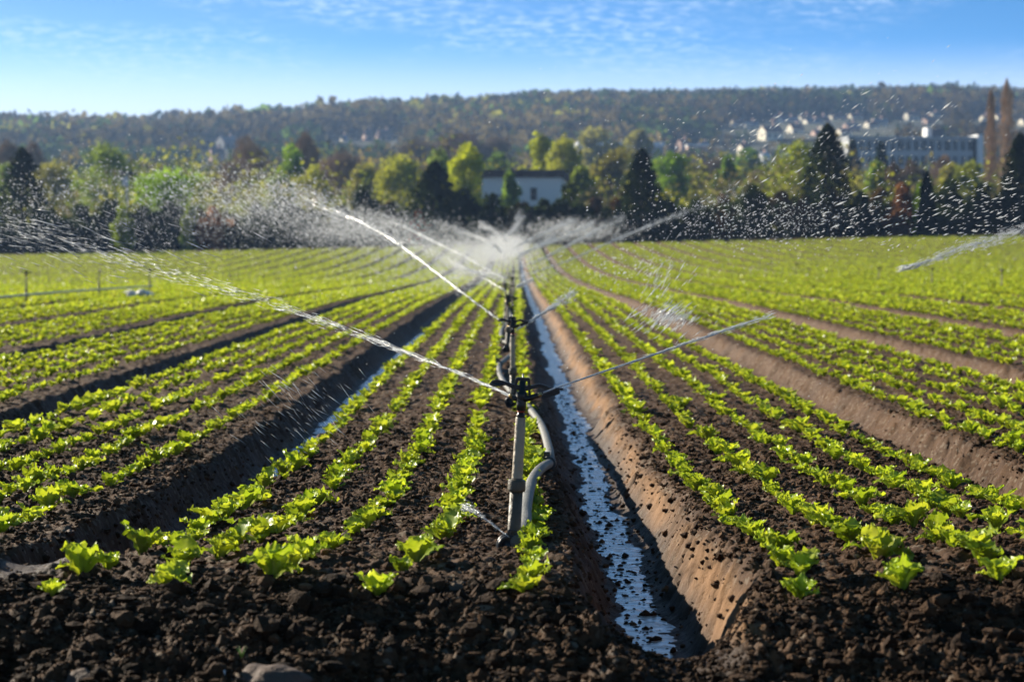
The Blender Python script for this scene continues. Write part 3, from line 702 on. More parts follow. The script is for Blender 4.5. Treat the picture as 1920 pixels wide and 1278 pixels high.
# (count, centre x, y, spread x, y, distance from, to, slope deg, half length px, half thickness px, mode)
cloud('falling_spray', [(380, 1640, 405, 190, 30, 7, 10, 22, 4.2, .6, 'g'), (300, 1600, 270, 150, 60, 7, 10, 38, 4.0, .5, 'g'), (150, 1850, 380, 60, 60, 7, 10, 15, 3.5, .6, 'u'),
                        (1100, 1420, 415, 110, 28, 9, 14, 30, 1.2, .7, 'g'), (600, 1400, 330, 220, 80, 8, 14, 30, 1.2, .6, 'g'), (500, 1180, 500, 60, 28, 12, 16, 30, 1.3, .6, 'g'), (350, 1000, 560, 260, 120, 9, 13, 30, 1.0, .5, 'g')],
      'bright falling drops over the dark hedge at the right side', 'drops')
cloud('spray_drops', [(1300, 200, 350, 95, 30, 15, 20, -15, 1.1, .6, 'g'), (1300, 420, 350, 75, 22, 15, 20, -25, 1.5, .6, 'g'), (900, 530, 375, 55, 20, 15, 20, -35, 2.2, .55, 'g'), (2200, 300, 420, 200, 34, 14, 20, -20, .9, .5, 'g'), (450, 50, 400, 50, 40, 14, 20, -15, 1.2, .65, 'g')],
      'cloud of glittering drops in front of the left-hand trees', 'drops')
cloud('fine_mist', [(4500, 890, 505, 55, 22, 35, 70, -10, 1.3, .42, 'g'), (3000, 760, 470, 70, 22, 30, 50, -25, 1.3, .42, 'g'), (6899, 905, 474, 45, 14, 60, 110, 10, 1.33, 0.45, 'g'), (3449, 840, 452, 70, 16, 40, 70, -25, 1.33, 0.45, 'g'), (5979, 950, 462, 20, 11, 60, 110, 10, 1.33, 0.59, 'g'), (4140, 700, 425, 55, 16, 30, 45, -25, 1.26, 0.45, 'g'), (2989, 1070, 432, 50, 12, 50, 90, 25, 1.33, 0.45, 'g'),
                    (2070, 985, 505, 50, 22, 30, 60, 20, 1.12, 0.39, 'g'), (5060, 500, 395, 100, 24, 22, 30, -25, 1.12, 0.45, 'g'), (2070, 820, 515, 90, 20, 25, 45, 0, 1.12, 0.39, 'g'), (2989, 620, 430, 50, 20, 25, 35, -30, 1.26, 0.45, 'g')],
      'pale mist of fine spray hanging over the middle of the field', 'mist')
cloud('splash', [(240, 1250, 596, 32, 12, 11.2, 12.2, 40, 9, .55, 'g'), (110, 1238, 535, 24, 40, 11.2, 12.5, 55, 10, .4, 'g'), (120, 560, 760, 60, 40, 8, 9, -40, 12, .25, 'g'), (120, 160, 470, 150, 30, 9, 10, -20, 14, .4, 'g')], 'white streaks splashing down on the right-hand beds')

n = 900; d = np.sqrt(RNG.uniform(4.5 ** 2, 11 ** 2, n)); x = RNG.uniform(-.27, .27, n) * d; z, fu, bk, u_, k_ = field_z(x, d)
keep = fu < .8; a = RNG.uniform(0, 3.14, n)
v, f = drops_arrays(np.stack([x, d, z + .004], 1)[keep], np.stack([np.cos(a), np.sin(a), RNG.normal(0, .25, n)], 1)[keep], RNG.uniform(.004, .02, n)[keep], RNG.uniform(.0005, .0014, n)[keep])
tag(link('straw_bits', mesh_np('straw_bits', v, f, None, principled('dry_straw', (.3, .22, .12), .8))), 'scattered bits of straw and root on the soil', 'straw', kind='stuff')
# ------------------------------------------------------------------ trees and shrubs
def leaf_quads(pos, size, nrm_bias=None):
    n = len(pos); a = RNG.normal(0, 1, (n, 3)); a /= np.linalg.norm(a, axis=1, keepdims=True)
    b = RNG.normal(0, 1, (n, 3)); b = np.cross(a, b); b /= np.linalg.norm(b, axis=1, keepdims=True)
    s1 = size[:, None] * RNG.uniform(.6, 1.2, (n, 1)); s2 = size[:, None] * RNG.uniform(.5, .9, (n, 1))
    V = np.stack([pos - a * s1 * .5, pos + b * s2 * .5, pos + a * s1 * .5, pos - b * s2 * .5], 1).reshape(-1, 3)
    return V, np.arange(n * 4).reshape(-1, 4)
def crown_points(kind, n, w, h, rs):
    """points in a crown of width w, height h, base at z=0"""
    if kind == 'cone':
        z = rs.uniform(0, 1, n) ** 1.25; ang = rs.uniform(0, 6.28, n)
        lob = 1 + .18 * np.sin(ang * 5 + z * 17) + .12 * np.sin(ang * 9 - z * 31)
        rr = w / 2 * 1.2 * np.minimum((1 - z) ** .62 * 1.08, 1) * lob * (rs.uniform(0, 1, n) ** .35) * np.clip(z * 6 + .7, 0, 1)
        return np.stack([rr * np.cos(ang), rr * np.sin(ang), z * h], 1)
    if kind == 'column':
        z = rs.uniform(0, 1, n); ang = rs.uniform(0, 6.28, n)
        rr = w / 2 * np.sin(np.clip(z * .93 + .07, 0, 1) * math.pi) ** .5 * (1 + .3 * np.sin(z * 23 + ang * 2)) * rs.uniform(0, 1, n) ** .6
        return np.stack([rr * np.cos(ang), rr * np.sin(ang), z * h], 1)
    nl = 26 if kind != 'shrub' else 13
    lobes = []
    for i in range(nl):
        a = rs.uniform(0, 6.28); zz = rs.uniform(.12, .86) if kind != 'shrub' else rs.uniform(.05, .75)
        rr = w / 2 * .72 * math.sin(min(.97, zz + .06) * math.pi) ** .5 * rs.uniform(.35, 1)
        lobes.append((rr * math.cos(a), rr * math.sin(a), zz * h, w * rs.uniform(.11, .27), h * rs.uniform(.07, .17)))
    lobes.append((0, 0, h * .86, w * .16, h * .13)); lobes.append((0, 0, h * .45, w * .3, h * .3))
    L = np.array(lobes); ix = rs.integers(0, len(L), n); l = L[ix]
    v = rs.normal(0, 1, (n, 3)); v /= np.linalg.norm(v, axis=1, keepdims=True); v *= rs.uniform(.2, 1.25, (n, 1)) ** .5
    p = l[:, :3] + v * np.stack([l[:, 3], l[:, 3], l[:, 4]], 1); p[:, 2] = np.clip(p[:, 2], .02 * h, None)
    return p
TREE_N = 0
def plant(kind, px, top, wpx, d, colr, name, cat, label, group, base=None, dens=1., leaf=None, trunk=True):
    """one tree or shrub standing on the ground at distance d, its top seen at that height"""
    global TREE_N; TREE_N += 1
    rs = np.random.default_rng(900 + TREE_N)
    x = (px - VX) * d / FP; gz = float(base_z(x, d)) - .1; H = EYE - (top - VY) * d / FP - gz; w = wpx * d / FP * {'round': 1.22, 'cone': 1.22, 'bare': 1.15}.get(kind, 1)
    root = empty(name, (x, d, gz)); bare = kind in ('bare', 'column')
    th = H * (.0 if kind in ('shrub', 'cone') else .16 if kind != 'column' else .05)
    n = int((3400 if kind != 'shrub' else 2400) * dens); size0 = leaf or (.0017 * d if not bare else .0016 * d)
    p = crown_points(kind if kind != 'bare' else 'round', n, w, H - th, rs); p[:, 2] += th
    size = size0 * rs.uniform(.6, 1.3, n)
    if kind in ('cone', 'shrub'): size *= 1.15
    V, Fq = leaf_quads(p, size)
    if bare:   # fine twigs: long and thin
        a = p / (np.linalg.norm(p - [0, 0, H * .3], axis=1, keepdims=True) + 1e-6); a = p - [0, 0, H * .25]; a /= np.linalg.norm(a, axis=1, keepdims=True) + 1e-6
        a = a + rs.normal(0, .3, a.shape); a[:, 2] += .6 if kind == 'bare' else 2.0
        a /= np.linalg.norm(a, axis=1, keepdims=True); b = np.cross(a, [0.1, 1, .1]); b /= np.linalg.norm(b, axis=1, keepdims=True) + 1e-6
        l = size[:, None] * 2.2; t = size[:, None] * .10
        V = np.stack([p - a * l * .5, p + b * t, p + a * l * .5, p - b * t], 1).reshape(-1, 3)
    clump = vnoise(p[:, 0] * 6 / w + 3, p[:, 2] * 6 / w + p[:, 1] * 4 / w, TREE_N)
    tone = np.clip(1 + clump * .7 + rs.normal(0, .16, n), .4, 1.8)
    c = np.repeat(np.array(colr)[None] * tone[:, None], 4, 0)
    link('crown', mesh_np('crown', V, Fq, c, M['twigs'] if bare else M['leaves'], False), root)
    if trunk or bare:
        bm = bmesh.new(); r0 = max(w * .035, .06) if not bare else w * .03
        add_tube(bm, [(0, 0, -.3), (.02 * w, 0, H * .2), (-.02 * w, 0, H * .5), (0, 0, H * .82)], [r0, r0 * .8, r0 * .5, r0 * .12], 8)
        for i in range(7 if not kind == 'cone' else 0):
            a = rs.uniform(0, 6.28); z0 = H * rs.uniform(.2, .6); L = w * .38 * rs.uniform(.6, 1)
            up = .8 if kind != 'column' else 2.5
            q0 = Vector((0, 0, z0)); q1 = q0 + Vector((math.cos(a) * L * .5, math.sin(a) * L * .5, L * .35 * up)); q2 = q0 + Vector((math.cos(a) * L * .9, math.sin(a) * L * .9, L * .9 * up))
            if kind == 'column': q1.x *= .4; q2.x *= .4; q1.y *= .4; q2.y *= .4
            if q2.z > H * .92: q2.z = H * .92
            add_tube(bm, [q0, q1, q2], [r0 * .4, r0 * .28, r0 * .06], 6)
        bm_obj('trunk', bm, M['bark'], root, True)
    tag(root, label, cat, group); return root
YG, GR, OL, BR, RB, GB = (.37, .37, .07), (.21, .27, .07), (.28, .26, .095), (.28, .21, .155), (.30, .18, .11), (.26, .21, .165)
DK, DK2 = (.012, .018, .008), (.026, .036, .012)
GT = 'spring trees beyond the field'
T = [  # kind, px, top, width, d, colour, name, category, label
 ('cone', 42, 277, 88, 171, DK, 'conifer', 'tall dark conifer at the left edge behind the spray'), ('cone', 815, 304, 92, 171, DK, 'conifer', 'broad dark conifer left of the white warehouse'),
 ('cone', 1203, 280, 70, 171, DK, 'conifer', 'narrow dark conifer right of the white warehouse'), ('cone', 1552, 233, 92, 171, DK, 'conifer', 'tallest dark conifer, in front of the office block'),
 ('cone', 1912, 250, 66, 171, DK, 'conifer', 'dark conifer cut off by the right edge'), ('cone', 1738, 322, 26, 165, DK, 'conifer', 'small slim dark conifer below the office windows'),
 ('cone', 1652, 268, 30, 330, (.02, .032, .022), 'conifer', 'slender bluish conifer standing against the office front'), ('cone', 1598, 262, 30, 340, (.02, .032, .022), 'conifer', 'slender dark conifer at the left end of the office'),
 ('round', 205, 264, 120, 225, GR, 'leafy_tree', 'big fresh green tree above the left-hand spray'), ('round', 318, 312, 150, 190, (.22, .33, .035), 'leafy_tree', 'low bright green tree right of the lamp mast'),
 ('round', 105, 298, 95, 240, OL, 'leafy_tree', 'olive tree between the left-edge conifer and the big green tree'), ('round', 15, 305, 70, 240, GR, 'leafy_tree', 'green tree behind the left-edge conifer'),
 ('round', 545, 268, 50, 260, (.22, .32, .04), 'leafy_tree', 'tall narrow green tree beside the reddish bare tree'), ('round', 590, 308, 80, 230, YG, 'leafy_tree', 'yellow-green tree below the reddish bare tree'),
 ('round', 525, 325, 70, 215, GR, 'leafy_tree', 'low green tree where the white jet ends'), ('round', 690, 308, 70, 240, OL, 'leafy_tree', 'olive tree left of the rounded willow'), ('round', 752, 286, 85, 230, YG, 'leafy_tree', 'rounded yellow-green willow left of the broad conifer'),
 ('round', 822, 276, 70, 240, GR, 'leafy_tree', 'green tree peeping over the broad conifer'), ('round', 876, 266, 72, 215, (.40, .42, .03), 'leafy_tree', 'brightest yellow-green tree, next to the warehouse'),
 ('round', 935, 284, 62, 330, (.13, .2, .04), 'leafy_tree', 'dull green tree behind the warehouse roof'), ('round', 975, 312, 34, 275, YG, 'leafy_tree', 'small yellow tree poking over the warehouse roof'),
 ('round', 1015, 250, 50, 270, (.36, .38, .04), 'leafy_tree', 'pointed yellow tree behind the warehouse, left of a pair'), ('round', 1058, 250, 68, 265, YG, 'leafy_tree', 'rounded yellow tree behind the warehouse, right of a pair'),
 ('round', 956, 318, 36, 200, (.18, .26, .06), 'leafy_tree', 'thin pale tree in front of the warehouse wall'), ('round', 1090, 310, 60, 215, (.17, .21, .04), 'leafy_tree', 'olive green tree at the warehouse right corner'),
 ('round', 1125, 238, 80, 480, OL, 'leafy_tree', 'olive tree standing over the long white roof'), ('round', 1197, 240, 50, 480, OL, 'leafy_tree', 'olive tree above the narrow dark conifer'),
 ('round', 1160, 276, 95, 260, (.17, .15, .05), 'leafy_tree', 'brownish olive tree left of the narrow conifer'), ('round', 1258, 284, 82, 250, (.17, .27, .04), 'leafy_tree', 'round green tree right of the narrow conifer'),
 ('round', 1310, 305, 60, 300, OL, 'leafy_tree', 'dull olive tree right of the round green tree'), ('round', 1362, 292, 46, 260, (.14, .22, .05), 'leafy_tree', 'narrow pointed green tree in the right middle distance'),
 ('round', 1405, 275, 50, 420, (.16, .27, .08), 'leafy_tree', 'small pale green tree below the village'), ('round', 1500, 262, 110, 220, (.26, .29, .035), 'leafy_tree', 'large domed yellow-green tree left of the tallest conifer'),
 ('round', 1430, 318, 70, 230, GB, 'leafy_tree', 'grey-brown budding tree left of the domed tree'), ('round', 1640, 300, 46, 230, (.2, .27, .06), 'leafy_tree', 'pale green tree right of the tallest conifer'),
 ('round', 1820, 300, 66, 230, (.26, .28, .06), 'leafy_tree', 'yellowish tree below the office right end'), ('round', 1785, 305, 50, 240, OL, 'leafy_tree', 'olive tree below the office middle windows'),
 ('bare', 460, 254, 100, 260, BR, 'bare_tree', 'broad brown bare tree in the left middle distance'), ('bare', 572, 248, 58, 270, (.28, .205, .155), 'bare_tree', 'tall reddish bare tree beside the narrow green tree'),
 ('bare', 640, 280, 95, 265, (.31, .23, .175), 'bare_tree', 'wide reddish bare tree under the hillside houses'), ('bare', 12, 262, 60, 280, BR, 'bare_tree', 'brown bare tree at the left edge'),
 ('bare', 60, 268, 50, 290, BR, 'bare_tree', 'thin brown bare tree behind the left-edge conifer'), ('bare', 780, 258, 100, 420, GB, 'bare_tree', 'grey bare tree behind the rounded willow'),
 ('bare', 860, 250, 110, 430, (.22, .16, .13), 'bare_tree', 'mauve bare tree behind the brightest yellow tree'), ('bare', 930, 258, 90, 430, GB, 'bare_tree', 'grey bare tree above the warehouse left end'),
 ('column', 1888, 152, 34, 250, (.46, .33, .22), 'poplar_tree', 'tallest bare brown poplar near the right edge'), ('column', 1858, 172, 22, 255, (.42, .30, .20), 'poplar_tree', 'thinner bare brown poplar beside the tallest one'),
 ('bare', 1708, 300, 56, 230, BR, 'bare_tree', 'brown bare tree in front of the office middle'), ('bare', 1675, 305, 40, 235, (.22, .14, .09), 'bare_tree', 'dark bare tree in front of the office left part'),
 ('bare', 1345, 300, 70, 300, GB, 'bare_tree', 'grey bare tree behind the narrow pointed green tree'), ('bare', 1770, 292, 60, 260, BR, 'bare_tree', 'brown bare tree hiding the lower office windows'),
]
for kind, px, top, w, d, cl, nm, lab in T:
    dn = 1.5 if kind == 'cone' else 1.5 if kind == 'bare' else .55 if kind == 'column' else 1.35
    plant(kind, px, top, w, d, cl, nm, 'bare tree' if nm == 'bare_tree' else 'poplar' if nm == 'poplar_tree' else 'conifer' if nm == 'conifer' else 'tree', lab, {'conifer': 'dark conifers along the hedge', 'leafy_tree': GT, 'bare_tree': 'bare trees beyond the field', 'poplar_tree': 'bare poplars'}[nm], dens=dn)
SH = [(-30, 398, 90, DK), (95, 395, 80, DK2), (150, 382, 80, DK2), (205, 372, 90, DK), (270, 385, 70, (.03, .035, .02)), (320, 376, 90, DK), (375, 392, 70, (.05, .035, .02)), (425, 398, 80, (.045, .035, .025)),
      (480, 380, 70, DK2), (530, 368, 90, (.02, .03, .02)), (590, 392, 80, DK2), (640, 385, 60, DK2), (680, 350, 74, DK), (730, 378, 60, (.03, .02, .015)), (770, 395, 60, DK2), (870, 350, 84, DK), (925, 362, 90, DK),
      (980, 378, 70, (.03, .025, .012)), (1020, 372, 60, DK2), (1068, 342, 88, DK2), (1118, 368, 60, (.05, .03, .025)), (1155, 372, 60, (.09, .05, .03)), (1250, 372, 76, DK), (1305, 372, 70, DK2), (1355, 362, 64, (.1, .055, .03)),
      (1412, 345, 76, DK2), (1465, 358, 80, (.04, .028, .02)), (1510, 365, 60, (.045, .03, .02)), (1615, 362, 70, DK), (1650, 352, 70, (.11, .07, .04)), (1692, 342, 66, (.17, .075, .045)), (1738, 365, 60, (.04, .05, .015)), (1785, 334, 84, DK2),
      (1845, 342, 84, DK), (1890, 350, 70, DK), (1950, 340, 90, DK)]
SHL = ['dark bush at the left edge beneath the conifer', 'green-black bush right of the left-edge conifer', 'dark bush below the big fresh green tree', 'tall black bush left of the lamp mast', 'dull bush under the lamp mast', 'black bush right of the lamp mast',
       'brownish bush beside the orange shrub', 'low brown bush under the orange shrub', 'dark green bush below the broad brown bare tree', 'dark bush under the end of the thick jet', 'green-black bush crossed by the thick jet', 'dark bush below the wide reddish tree',
       'round black bush left of the broad conifer', 'brown-black bush beside the red shrub', 'low dark bush beneath the broad conifer', 'black bush right of the broad conifer', 'black bush at the foot of the warehouse wall', 'low brown bush below the warehouse',
       'dark bush at the warehouse corner', 'tall green-black bush right of the warehouse', 'purple-brown bush right of the tall green-black one', 'russet bush left of the narrow conifer', 'black bush right of the narrow conifer', 'dark bush under the second hazy jet end',
       'tan-brown bush crossed by the longest hazy jet', 'tall dark green bush left of the domed tree', 'dark brown bush below the domed tree', 'brown bush at the foot of the tallest conifer', 'black bush right of the tallest conifer', 'tan bush in front of the office left part',
       'rust-red bush below the office', 'olive-black bush beside the slim dark conifer', 'tall dark bush below the office right part', 'black bush below the poplars', 'black bush left of the right-edge conifer', 'dark bush cut off by the right edge']
for (px, top, w, cl), lab in zip(SH, SHL):
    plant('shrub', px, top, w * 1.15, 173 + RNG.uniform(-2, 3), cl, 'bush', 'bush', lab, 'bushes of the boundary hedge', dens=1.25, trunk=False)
for px, top, w, cl, lab in [(400, 386, 70, (.36, .15, .07), 'orange-brown shrub glowing behind the left-hand spray'), (785, 392, 46, (.28, .05, .03), 'small red shrub left of the broad conifer'), (230, 384, 60, (.22, .28, .03), 'low bright yellow-green shrub under the lamp mast'),
                            (1726, 342, 30, (.2, .3, .02), 'small bright green shrub by the slim dark conifer'), (355, 384, 40, (.22, .27, .04), 'small yellow-green shrub left of the orange one'), (1560, 352, 300 / 6, (.12, .09, .05), 'dull brown shrub at the left foot of the tallest conifer')]:
    plant('shrub', px, top, w, 170, cl, 'shrub', 'shrub', lab, None, dens=.8, trunk=False)
# low dark undergrowth filling the hedge bottom
n = 26000; d = RNG.uniform(171.5, 179, n); x = RNG.uniform(-.31, .31, n) * d
pxn = VX + x / d * FP
z = base_z(x, d) + RNG.uniform(0, 1, n) * (2.6 + 1.2 * vnoise(x / 5, x * 0, 40))
V, Fq = leaf_quads(np.stack([x, d, z], 1), RNG.uniform(.25, .6, n)); t = RNG.uniform(.6, 1.4, n)
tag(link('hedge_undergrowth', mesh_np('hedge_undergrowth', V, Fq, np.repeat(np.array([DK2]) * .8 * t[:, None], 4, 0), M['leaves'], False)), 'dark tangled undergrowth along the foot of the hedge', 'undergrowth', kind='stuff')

# scrubby wood of mixed budding trees behind the hedge
n = 620; d = RNG.uniform(186, 340, n); x = RNG.uniform(-.29, .29, n) * d; px = VX + x / d * FP
keep = ~((px > 890) & (px < 1075) & (d < 255)) & ~((px > 1575) & (d > 300)); d, x = d[keep], x[keep]; n = len(d)
z = base_z(x, d); rad = RNG.uniform(1.6, 3.4, n) * (d / 230) ** .5; hgt = rad * RNG.uniform(.9, 1.5, n) * (d / 230) ** .4; k_ = 110
v = RNG.normal(0, 1, (n, k_, 3)); v /= np.linalg.norm(v, axis=2, keepdims=True); v *= RNG.uniform(.25, 1.3, (n, k_, 1)) ** .5
p = np.stack([x, d, z + hgt * .95], 1)[:, None] + v * np.stack([rad, rad, hgt], 1)[:, None]; p[..., 2] = np.maximum(p[..., 2], z[:, None])
PALM = np.array([[.30, .29, .06], [.24, .28, .06], [.24, .19, .13], [.22, .19, .13], [.40, .39, .05], [.10, .12, .04]])
cc = np.repeat(PALM[RNG.integers(0, 6, n)] * .75, k_, 0) * RNG.uniform(.6, 1.35, (n * k_, 1))
V, Fq = leaf_quads(p.reshape(-1, 3), np.repeat(.0022 * d, k_) * RNG.uniform(.6, 1.3, n * k_))
tag(link('scrub_woods', mesh_np('scrub_woods', V, Fq, np.repeat(cc, 4, 0), M['leaves'], False)), 'mixed budding scrub wood filling the ground behind the hedge', 'woods', kind='stuff')

# hillside wood
n = 15500
d = np.sqrt(RNG.uniform(285 ** 2, 1760 ** 2, n)); x = RNG.uniform(-.30, .30, n) * d
px = VX + x / d * FP
ex = np.concatenate([RNG.uniform(-.3, .3, 700)]) ; d = np.concatenate([d, RNG.uniform(1640, 1730, 700)]); x = np.concatenate([x, ex * d[-700:]]); px = VX + x / d * FP; n = len(d)
vil = (px > 1360) & (px < 1880) & (d > 600) & (d < 1130)
off_ = (px > 1350) & (px < 1880) & (d < 600)
low = (d < 560) & (RNG.uniform(0, 1, n) < .35)
V_ = [(1428, 236, 24, 800, 36), (1452, 216, 17, 900, 20), (1461, 219, 16, 890, 36), (1480, 233, 17, 830, 24), (1498, 215, 15, 910, 24), (1509, 223, 13, 880, 30), (1527, 218, 17, 890, 28), (1539, 235, 14, 830, 22), (1524, 244, 11, 800, 18),
      (1556, 215, 12, 920, 32), (1584, 231, 17, 840, 26), (1572, 241, 14, 810, 22), (1593, 213, 10, 930, 24), (1624, 228, 12, 860, 22), (1635, 223, 11, 880, 30), (1698, 210, 13, 900, 26), (1733, 218, 12, 880, 18), (1745, 211, 9, 920, 16), (1841, 216, 12, 900, 14), (1866, 214, 10, 900, 20), (1914, 222, 12, 900, 22),
      (1387, 270, 17, 640, 16), (1400, 228, 14, 860, 20), (1372, 226, 12, 880, 24), (1310, 268, 10, 640, 20)]
def solve_d(px, low, d0):
    dd_ = np.arange(330, 1500, 4.); xx_ = (px - VX) * dd_ / FP; yy_ = VY + (EYE - base_z(xx_, dd_)) * FP / dd_
    hit = np.where(yy_ <= low)[0]; return float(dd_[hit[0]]) if len(hit) else d0
z = base_z(x, d); rad = RNG.uniform(4.5, 8, n) * np.clip(d / 900, .5, 1.1); rad = rad * np.where(d > 1500, .75, 1); hgt = rad * RNG.uniform(.75, 1.05, n)
HS = [(a, b, c, solve_d(a, b + c, e_), f_) for a, b, c, e_, f_ in V_ + [(683, 243, 19, 800, 14), (708, 244, 16, 810, 26), (640, 254, 10, 800, 10), (412, 256, 22, 560, 34), (394, 279, 20, 480, 24), (1425, 288, 14, 520, 16), (1272, 262, 17, 600, 20)]]
HS += [(1165, 269, 7, 620, 150), (1310, 271, 7, 640, 34), (1498, 262, 18, 440, 70)]
ytop = VY - (z + hgt * 1.75 - EYE) * FP / d; wpx_ = rad * FP / d; clr = np.zeros(n, bool)
for hx, ht, hh, hd, hl_ in HS:
    clr |= (px + wpx_ > hx - hh * .7) & (px - wpx_ < hx + hl_ + 2) & (d < hd + 12) & (ytop < ht + hh * .85)
keep = ~clr & ~low & ~((px > 1575) & (px < 1860) & (d < 440) & (d > 300))
d, x, px, z, rad, hgt = d[keep], x[keep], px[keep], z[keep], rad[keep], hgt[keep]; n = len(d)
m1 = vnoise(x / 70, d / 70, 50) + .35 * RNG.normal(0, 1, n) * .5; m2 = RNG.uniform(0, 1, n)
pal = np.where((m1 < -.02)[:, None], np.array([[.026, .042, .026]]), np.array([[.08, .062, .048]]))
pal = np.where(((m2 > .88) & (d < 1450) & (vnoise(x / 110, d / 110, 61) > -.02))[:, None], np.array([[.19, .18, .05]]), pal); pal = np.where((m2 > .97)[:, None], np.array([[.08, .13, .045]]), pal); pal = np.where((m2 < .15)[:, None], np.array([[.09, .068, .052]]), pal)
k_ = 40
v = RNG.normal(0, 1, (n, k_, 3)); v /= np.linalg.norm(v, axis=2, keepdims=True); v *= RNG.uniform(.3, 1, (n, k_, 1)) ** .5
p = np.stack([x, d, z + hgt * .75], 1)[:, None] + v * np.stack([rad, rad, hgt], 1)[:, None]
s_ = np.repeat(rad * .62, k_) * RNG.uniform(.5, 1.1, n * k_)
pal = pal * np.clip(1 + 1.5 * vnoise(x / 60, d / 110, 71) + .12 * RNG.normal(0, 1, n), .45, 1.9)[:, None]
V, Fq = leaf_quads(p.reshape(-1, 3), s_); cc = np.repeat(pal, k_, 0) * RNG.uniform(.85, 1.15, (n * k_, 1))
tag(link('hillside_forest', mesh_np('hillside_forest', V, Fq, np.repeat(cc, 4, 0), M['leaves'], False)), 'bare and budding wood covering the whole hillside', 'forest', kind='stuff')

# ------------------------------------------------------------------ buildings
def house(px, top, hpx, d, wall, roofm, label, lpx=22, name='house', rz=20, cat='house', group='houses of the hillside village'):
    """gable end turned to the left, long side with windows to the viewer"""
    dd_ = np.arange(330, 1500, 4.); xx_ = (px - VX) * dd_ / FP; yy_ = VY + (EYE - base_z(xx_, dd_)) * FP / dd_
    hit = np.where(yy_ <= top + hpx)[0]; d = float(dd_[hit[0]]) if len(hit) else d
    x = (px - VX) * d / FP; ztop = EYE - (top - VY) * d / FP; H = max(hpx * d / FP, 3.) * 1.3; W = max(H * 1.05, 3.); Lg = lpx * d / FP
    root = empty(name, (x, d, ztop - H - 3), R(rz)); eave = H * .62 + 3
    bm = bmesh.new(); prism(bm, [(-W / 2, 0), (W / 2, 0), (W / 2, eave), (0, H + 2.8), (-W / 2, eave)], 'x', 0, Lg); wl = bm_obj('wall', bm, wall, root)
    bm = bmesh.new(); e = .35; t = .25; zt = H + 3; sl = (zt - eave) / (W / 2)
    prism(bm, [(-W / 2 - e, eave - e * sl), (0, zt), (W / 2 + e, eave - e * sl), (W / 2 + e, eave - e * sl + t), (0, zt + t), (-W / 2 - e, eave - e * sl + t)], 'x', .12, Lg + .3)
    rf = bm_obj('roof', bm, roofm, root)
    bm = bmesh.new(); add_box(bm, (Lg * .7, .3, zt + .5), (.6, .6, 1.6)); bm_obj('chimney', bm, M['pinkish'], rf)
    for kx in np.arange(1.6, Lg - 1, 2.6):
        bm = bmesh.new(); add_box(bm, (kx, -W / 2 - .02, eave - 1.5), (1.0, .12, 1.3)); w_ = bm_obj('window', bm, M['glass'], root)
    bm = bmesh.new(); add_box(bm, (-.02, 0, eave - 1.2), (.12, .9, 1.2)); bm_obj('window', bm, M['glass'], root)
    tag(root, label, cat, group)
V_.sort(key=lambda t: t[0])
for i, (px, top, h, d, l) in enumerate(V_):
    wl = M['cream'] if i % 5 else M['pinkish']
    house(px, top, h, d, wl, M['roof'] if i % 3 else M['slate'], 'small gabled house, %s from the left in the hillside village' % ordinal(i + 1), l)
house(1425, 288, 14, 520, M['white'], M['whitepaint'], 'low white shed below the village, left of the domed tree', 16, cat='shed', group=None, name='shed')
house(1272, 262, 17, 600, M['pinkish'], M['roof'], 'pink house at the right end of the long white roof', 20, group=None)
house(683, 243, 19, 800, M['pinkish'], M['roof'], 'pink house high among the woods left of centre', 14, group='houses in the woods')
house(708, 244, 16, 810, M['pinkish'], M['roof'], 'house with a reddish roof beside the pink woodland house', 26, group='houses in the woods')
house(640, 254, 10, 800, M['cream'], M['slate'], 'tiny cream house alone in the woods left of the pink one', 10, group='houses in the woods')
house(412, 256, 22, 560, M['greywall'], M['slate'], 'house with a broad pale slate roof in the left-hand woods', 34, group='houses in the woods', rz=40)
house(394, 279, 20, 480, M['pinkish'], M['roof'], 'pinkish house below the slate-roofed one at left', 24, group='houses in the woods')
def block(name, px0, px1, top, bot, d, depth, wallm, roofm, label, rows=0, cols=0, roof_h=.0, rz=0, cat='building', roof_over=.3):
    x0 = (px0 - VX) * d / FP; x1 = (px1 - VX) * d / FP; zt = EYE - (top - VY) * d / FP; zb = EYE - (bot - VY) * d / FP - 1.5
    W = x1 - x0; H = zt - zb; root = empty(name, (x0, d, zb), R(rz))
    bm = bmesh.new(); add_box(bm, (W / 2, depth / 2, (H - roof_h) / 2), (W, depth, H - roof_h)); bm_obj('wall', bm, wallm, root)
    bm = bmesh.new(); add_box(bm, (W / 2, depth / 2, H - roof_h / 2 + .02), (W + 2 * roof_over, depth + 2 * roof_over, max(roof_h, .35))); rf = bm_obj('roof', bm, roofm, root)
    for r in range(rows):
        for c in range(cols):
            cx = (c + .6) * W / (cols + .2); cz = H - roof_h - 1.3 - r * 3.1
            if cz < 1: continue
            bm = bmesh.new(); add_box(bm, (cx, -.03, cz), (W / cols * (.5 if c % 3 else .68), .16, 1.9)); w_ = bm_obj('window', bm, M['glass'], root)
            bm = bmesh.new(); add_box(bm, (cx, -.13, cz), (.09, .06, 1.75)); bm_obj('mullion', bm, M['whitepaint'], w_)
    tag(root, label, cat); return root, rf, W, H
# warehouse
wh, rf, W, H = block('warehouse', 902, 1052, 319, 372, 240, 14, M['white'], M['darkroof'], 'white warehouse with a dark flat roof band among the trees', roof_h=.85, rz=-4)
for fx in (.22, .56, .92):
    bm = bmesh.new(); add_box(bm, (W * fx, -.35, H - 1.0), (.5, .3, .16)); bm_obj('lamp_housing', bm, M['whitepaint'], wh)
bm = bmesh.new(); add_box(bm, (W * .66, -.04, 2.0), (.7, .1, 1.4)); bm_obj('door', bm, M['blackflat'], wh)
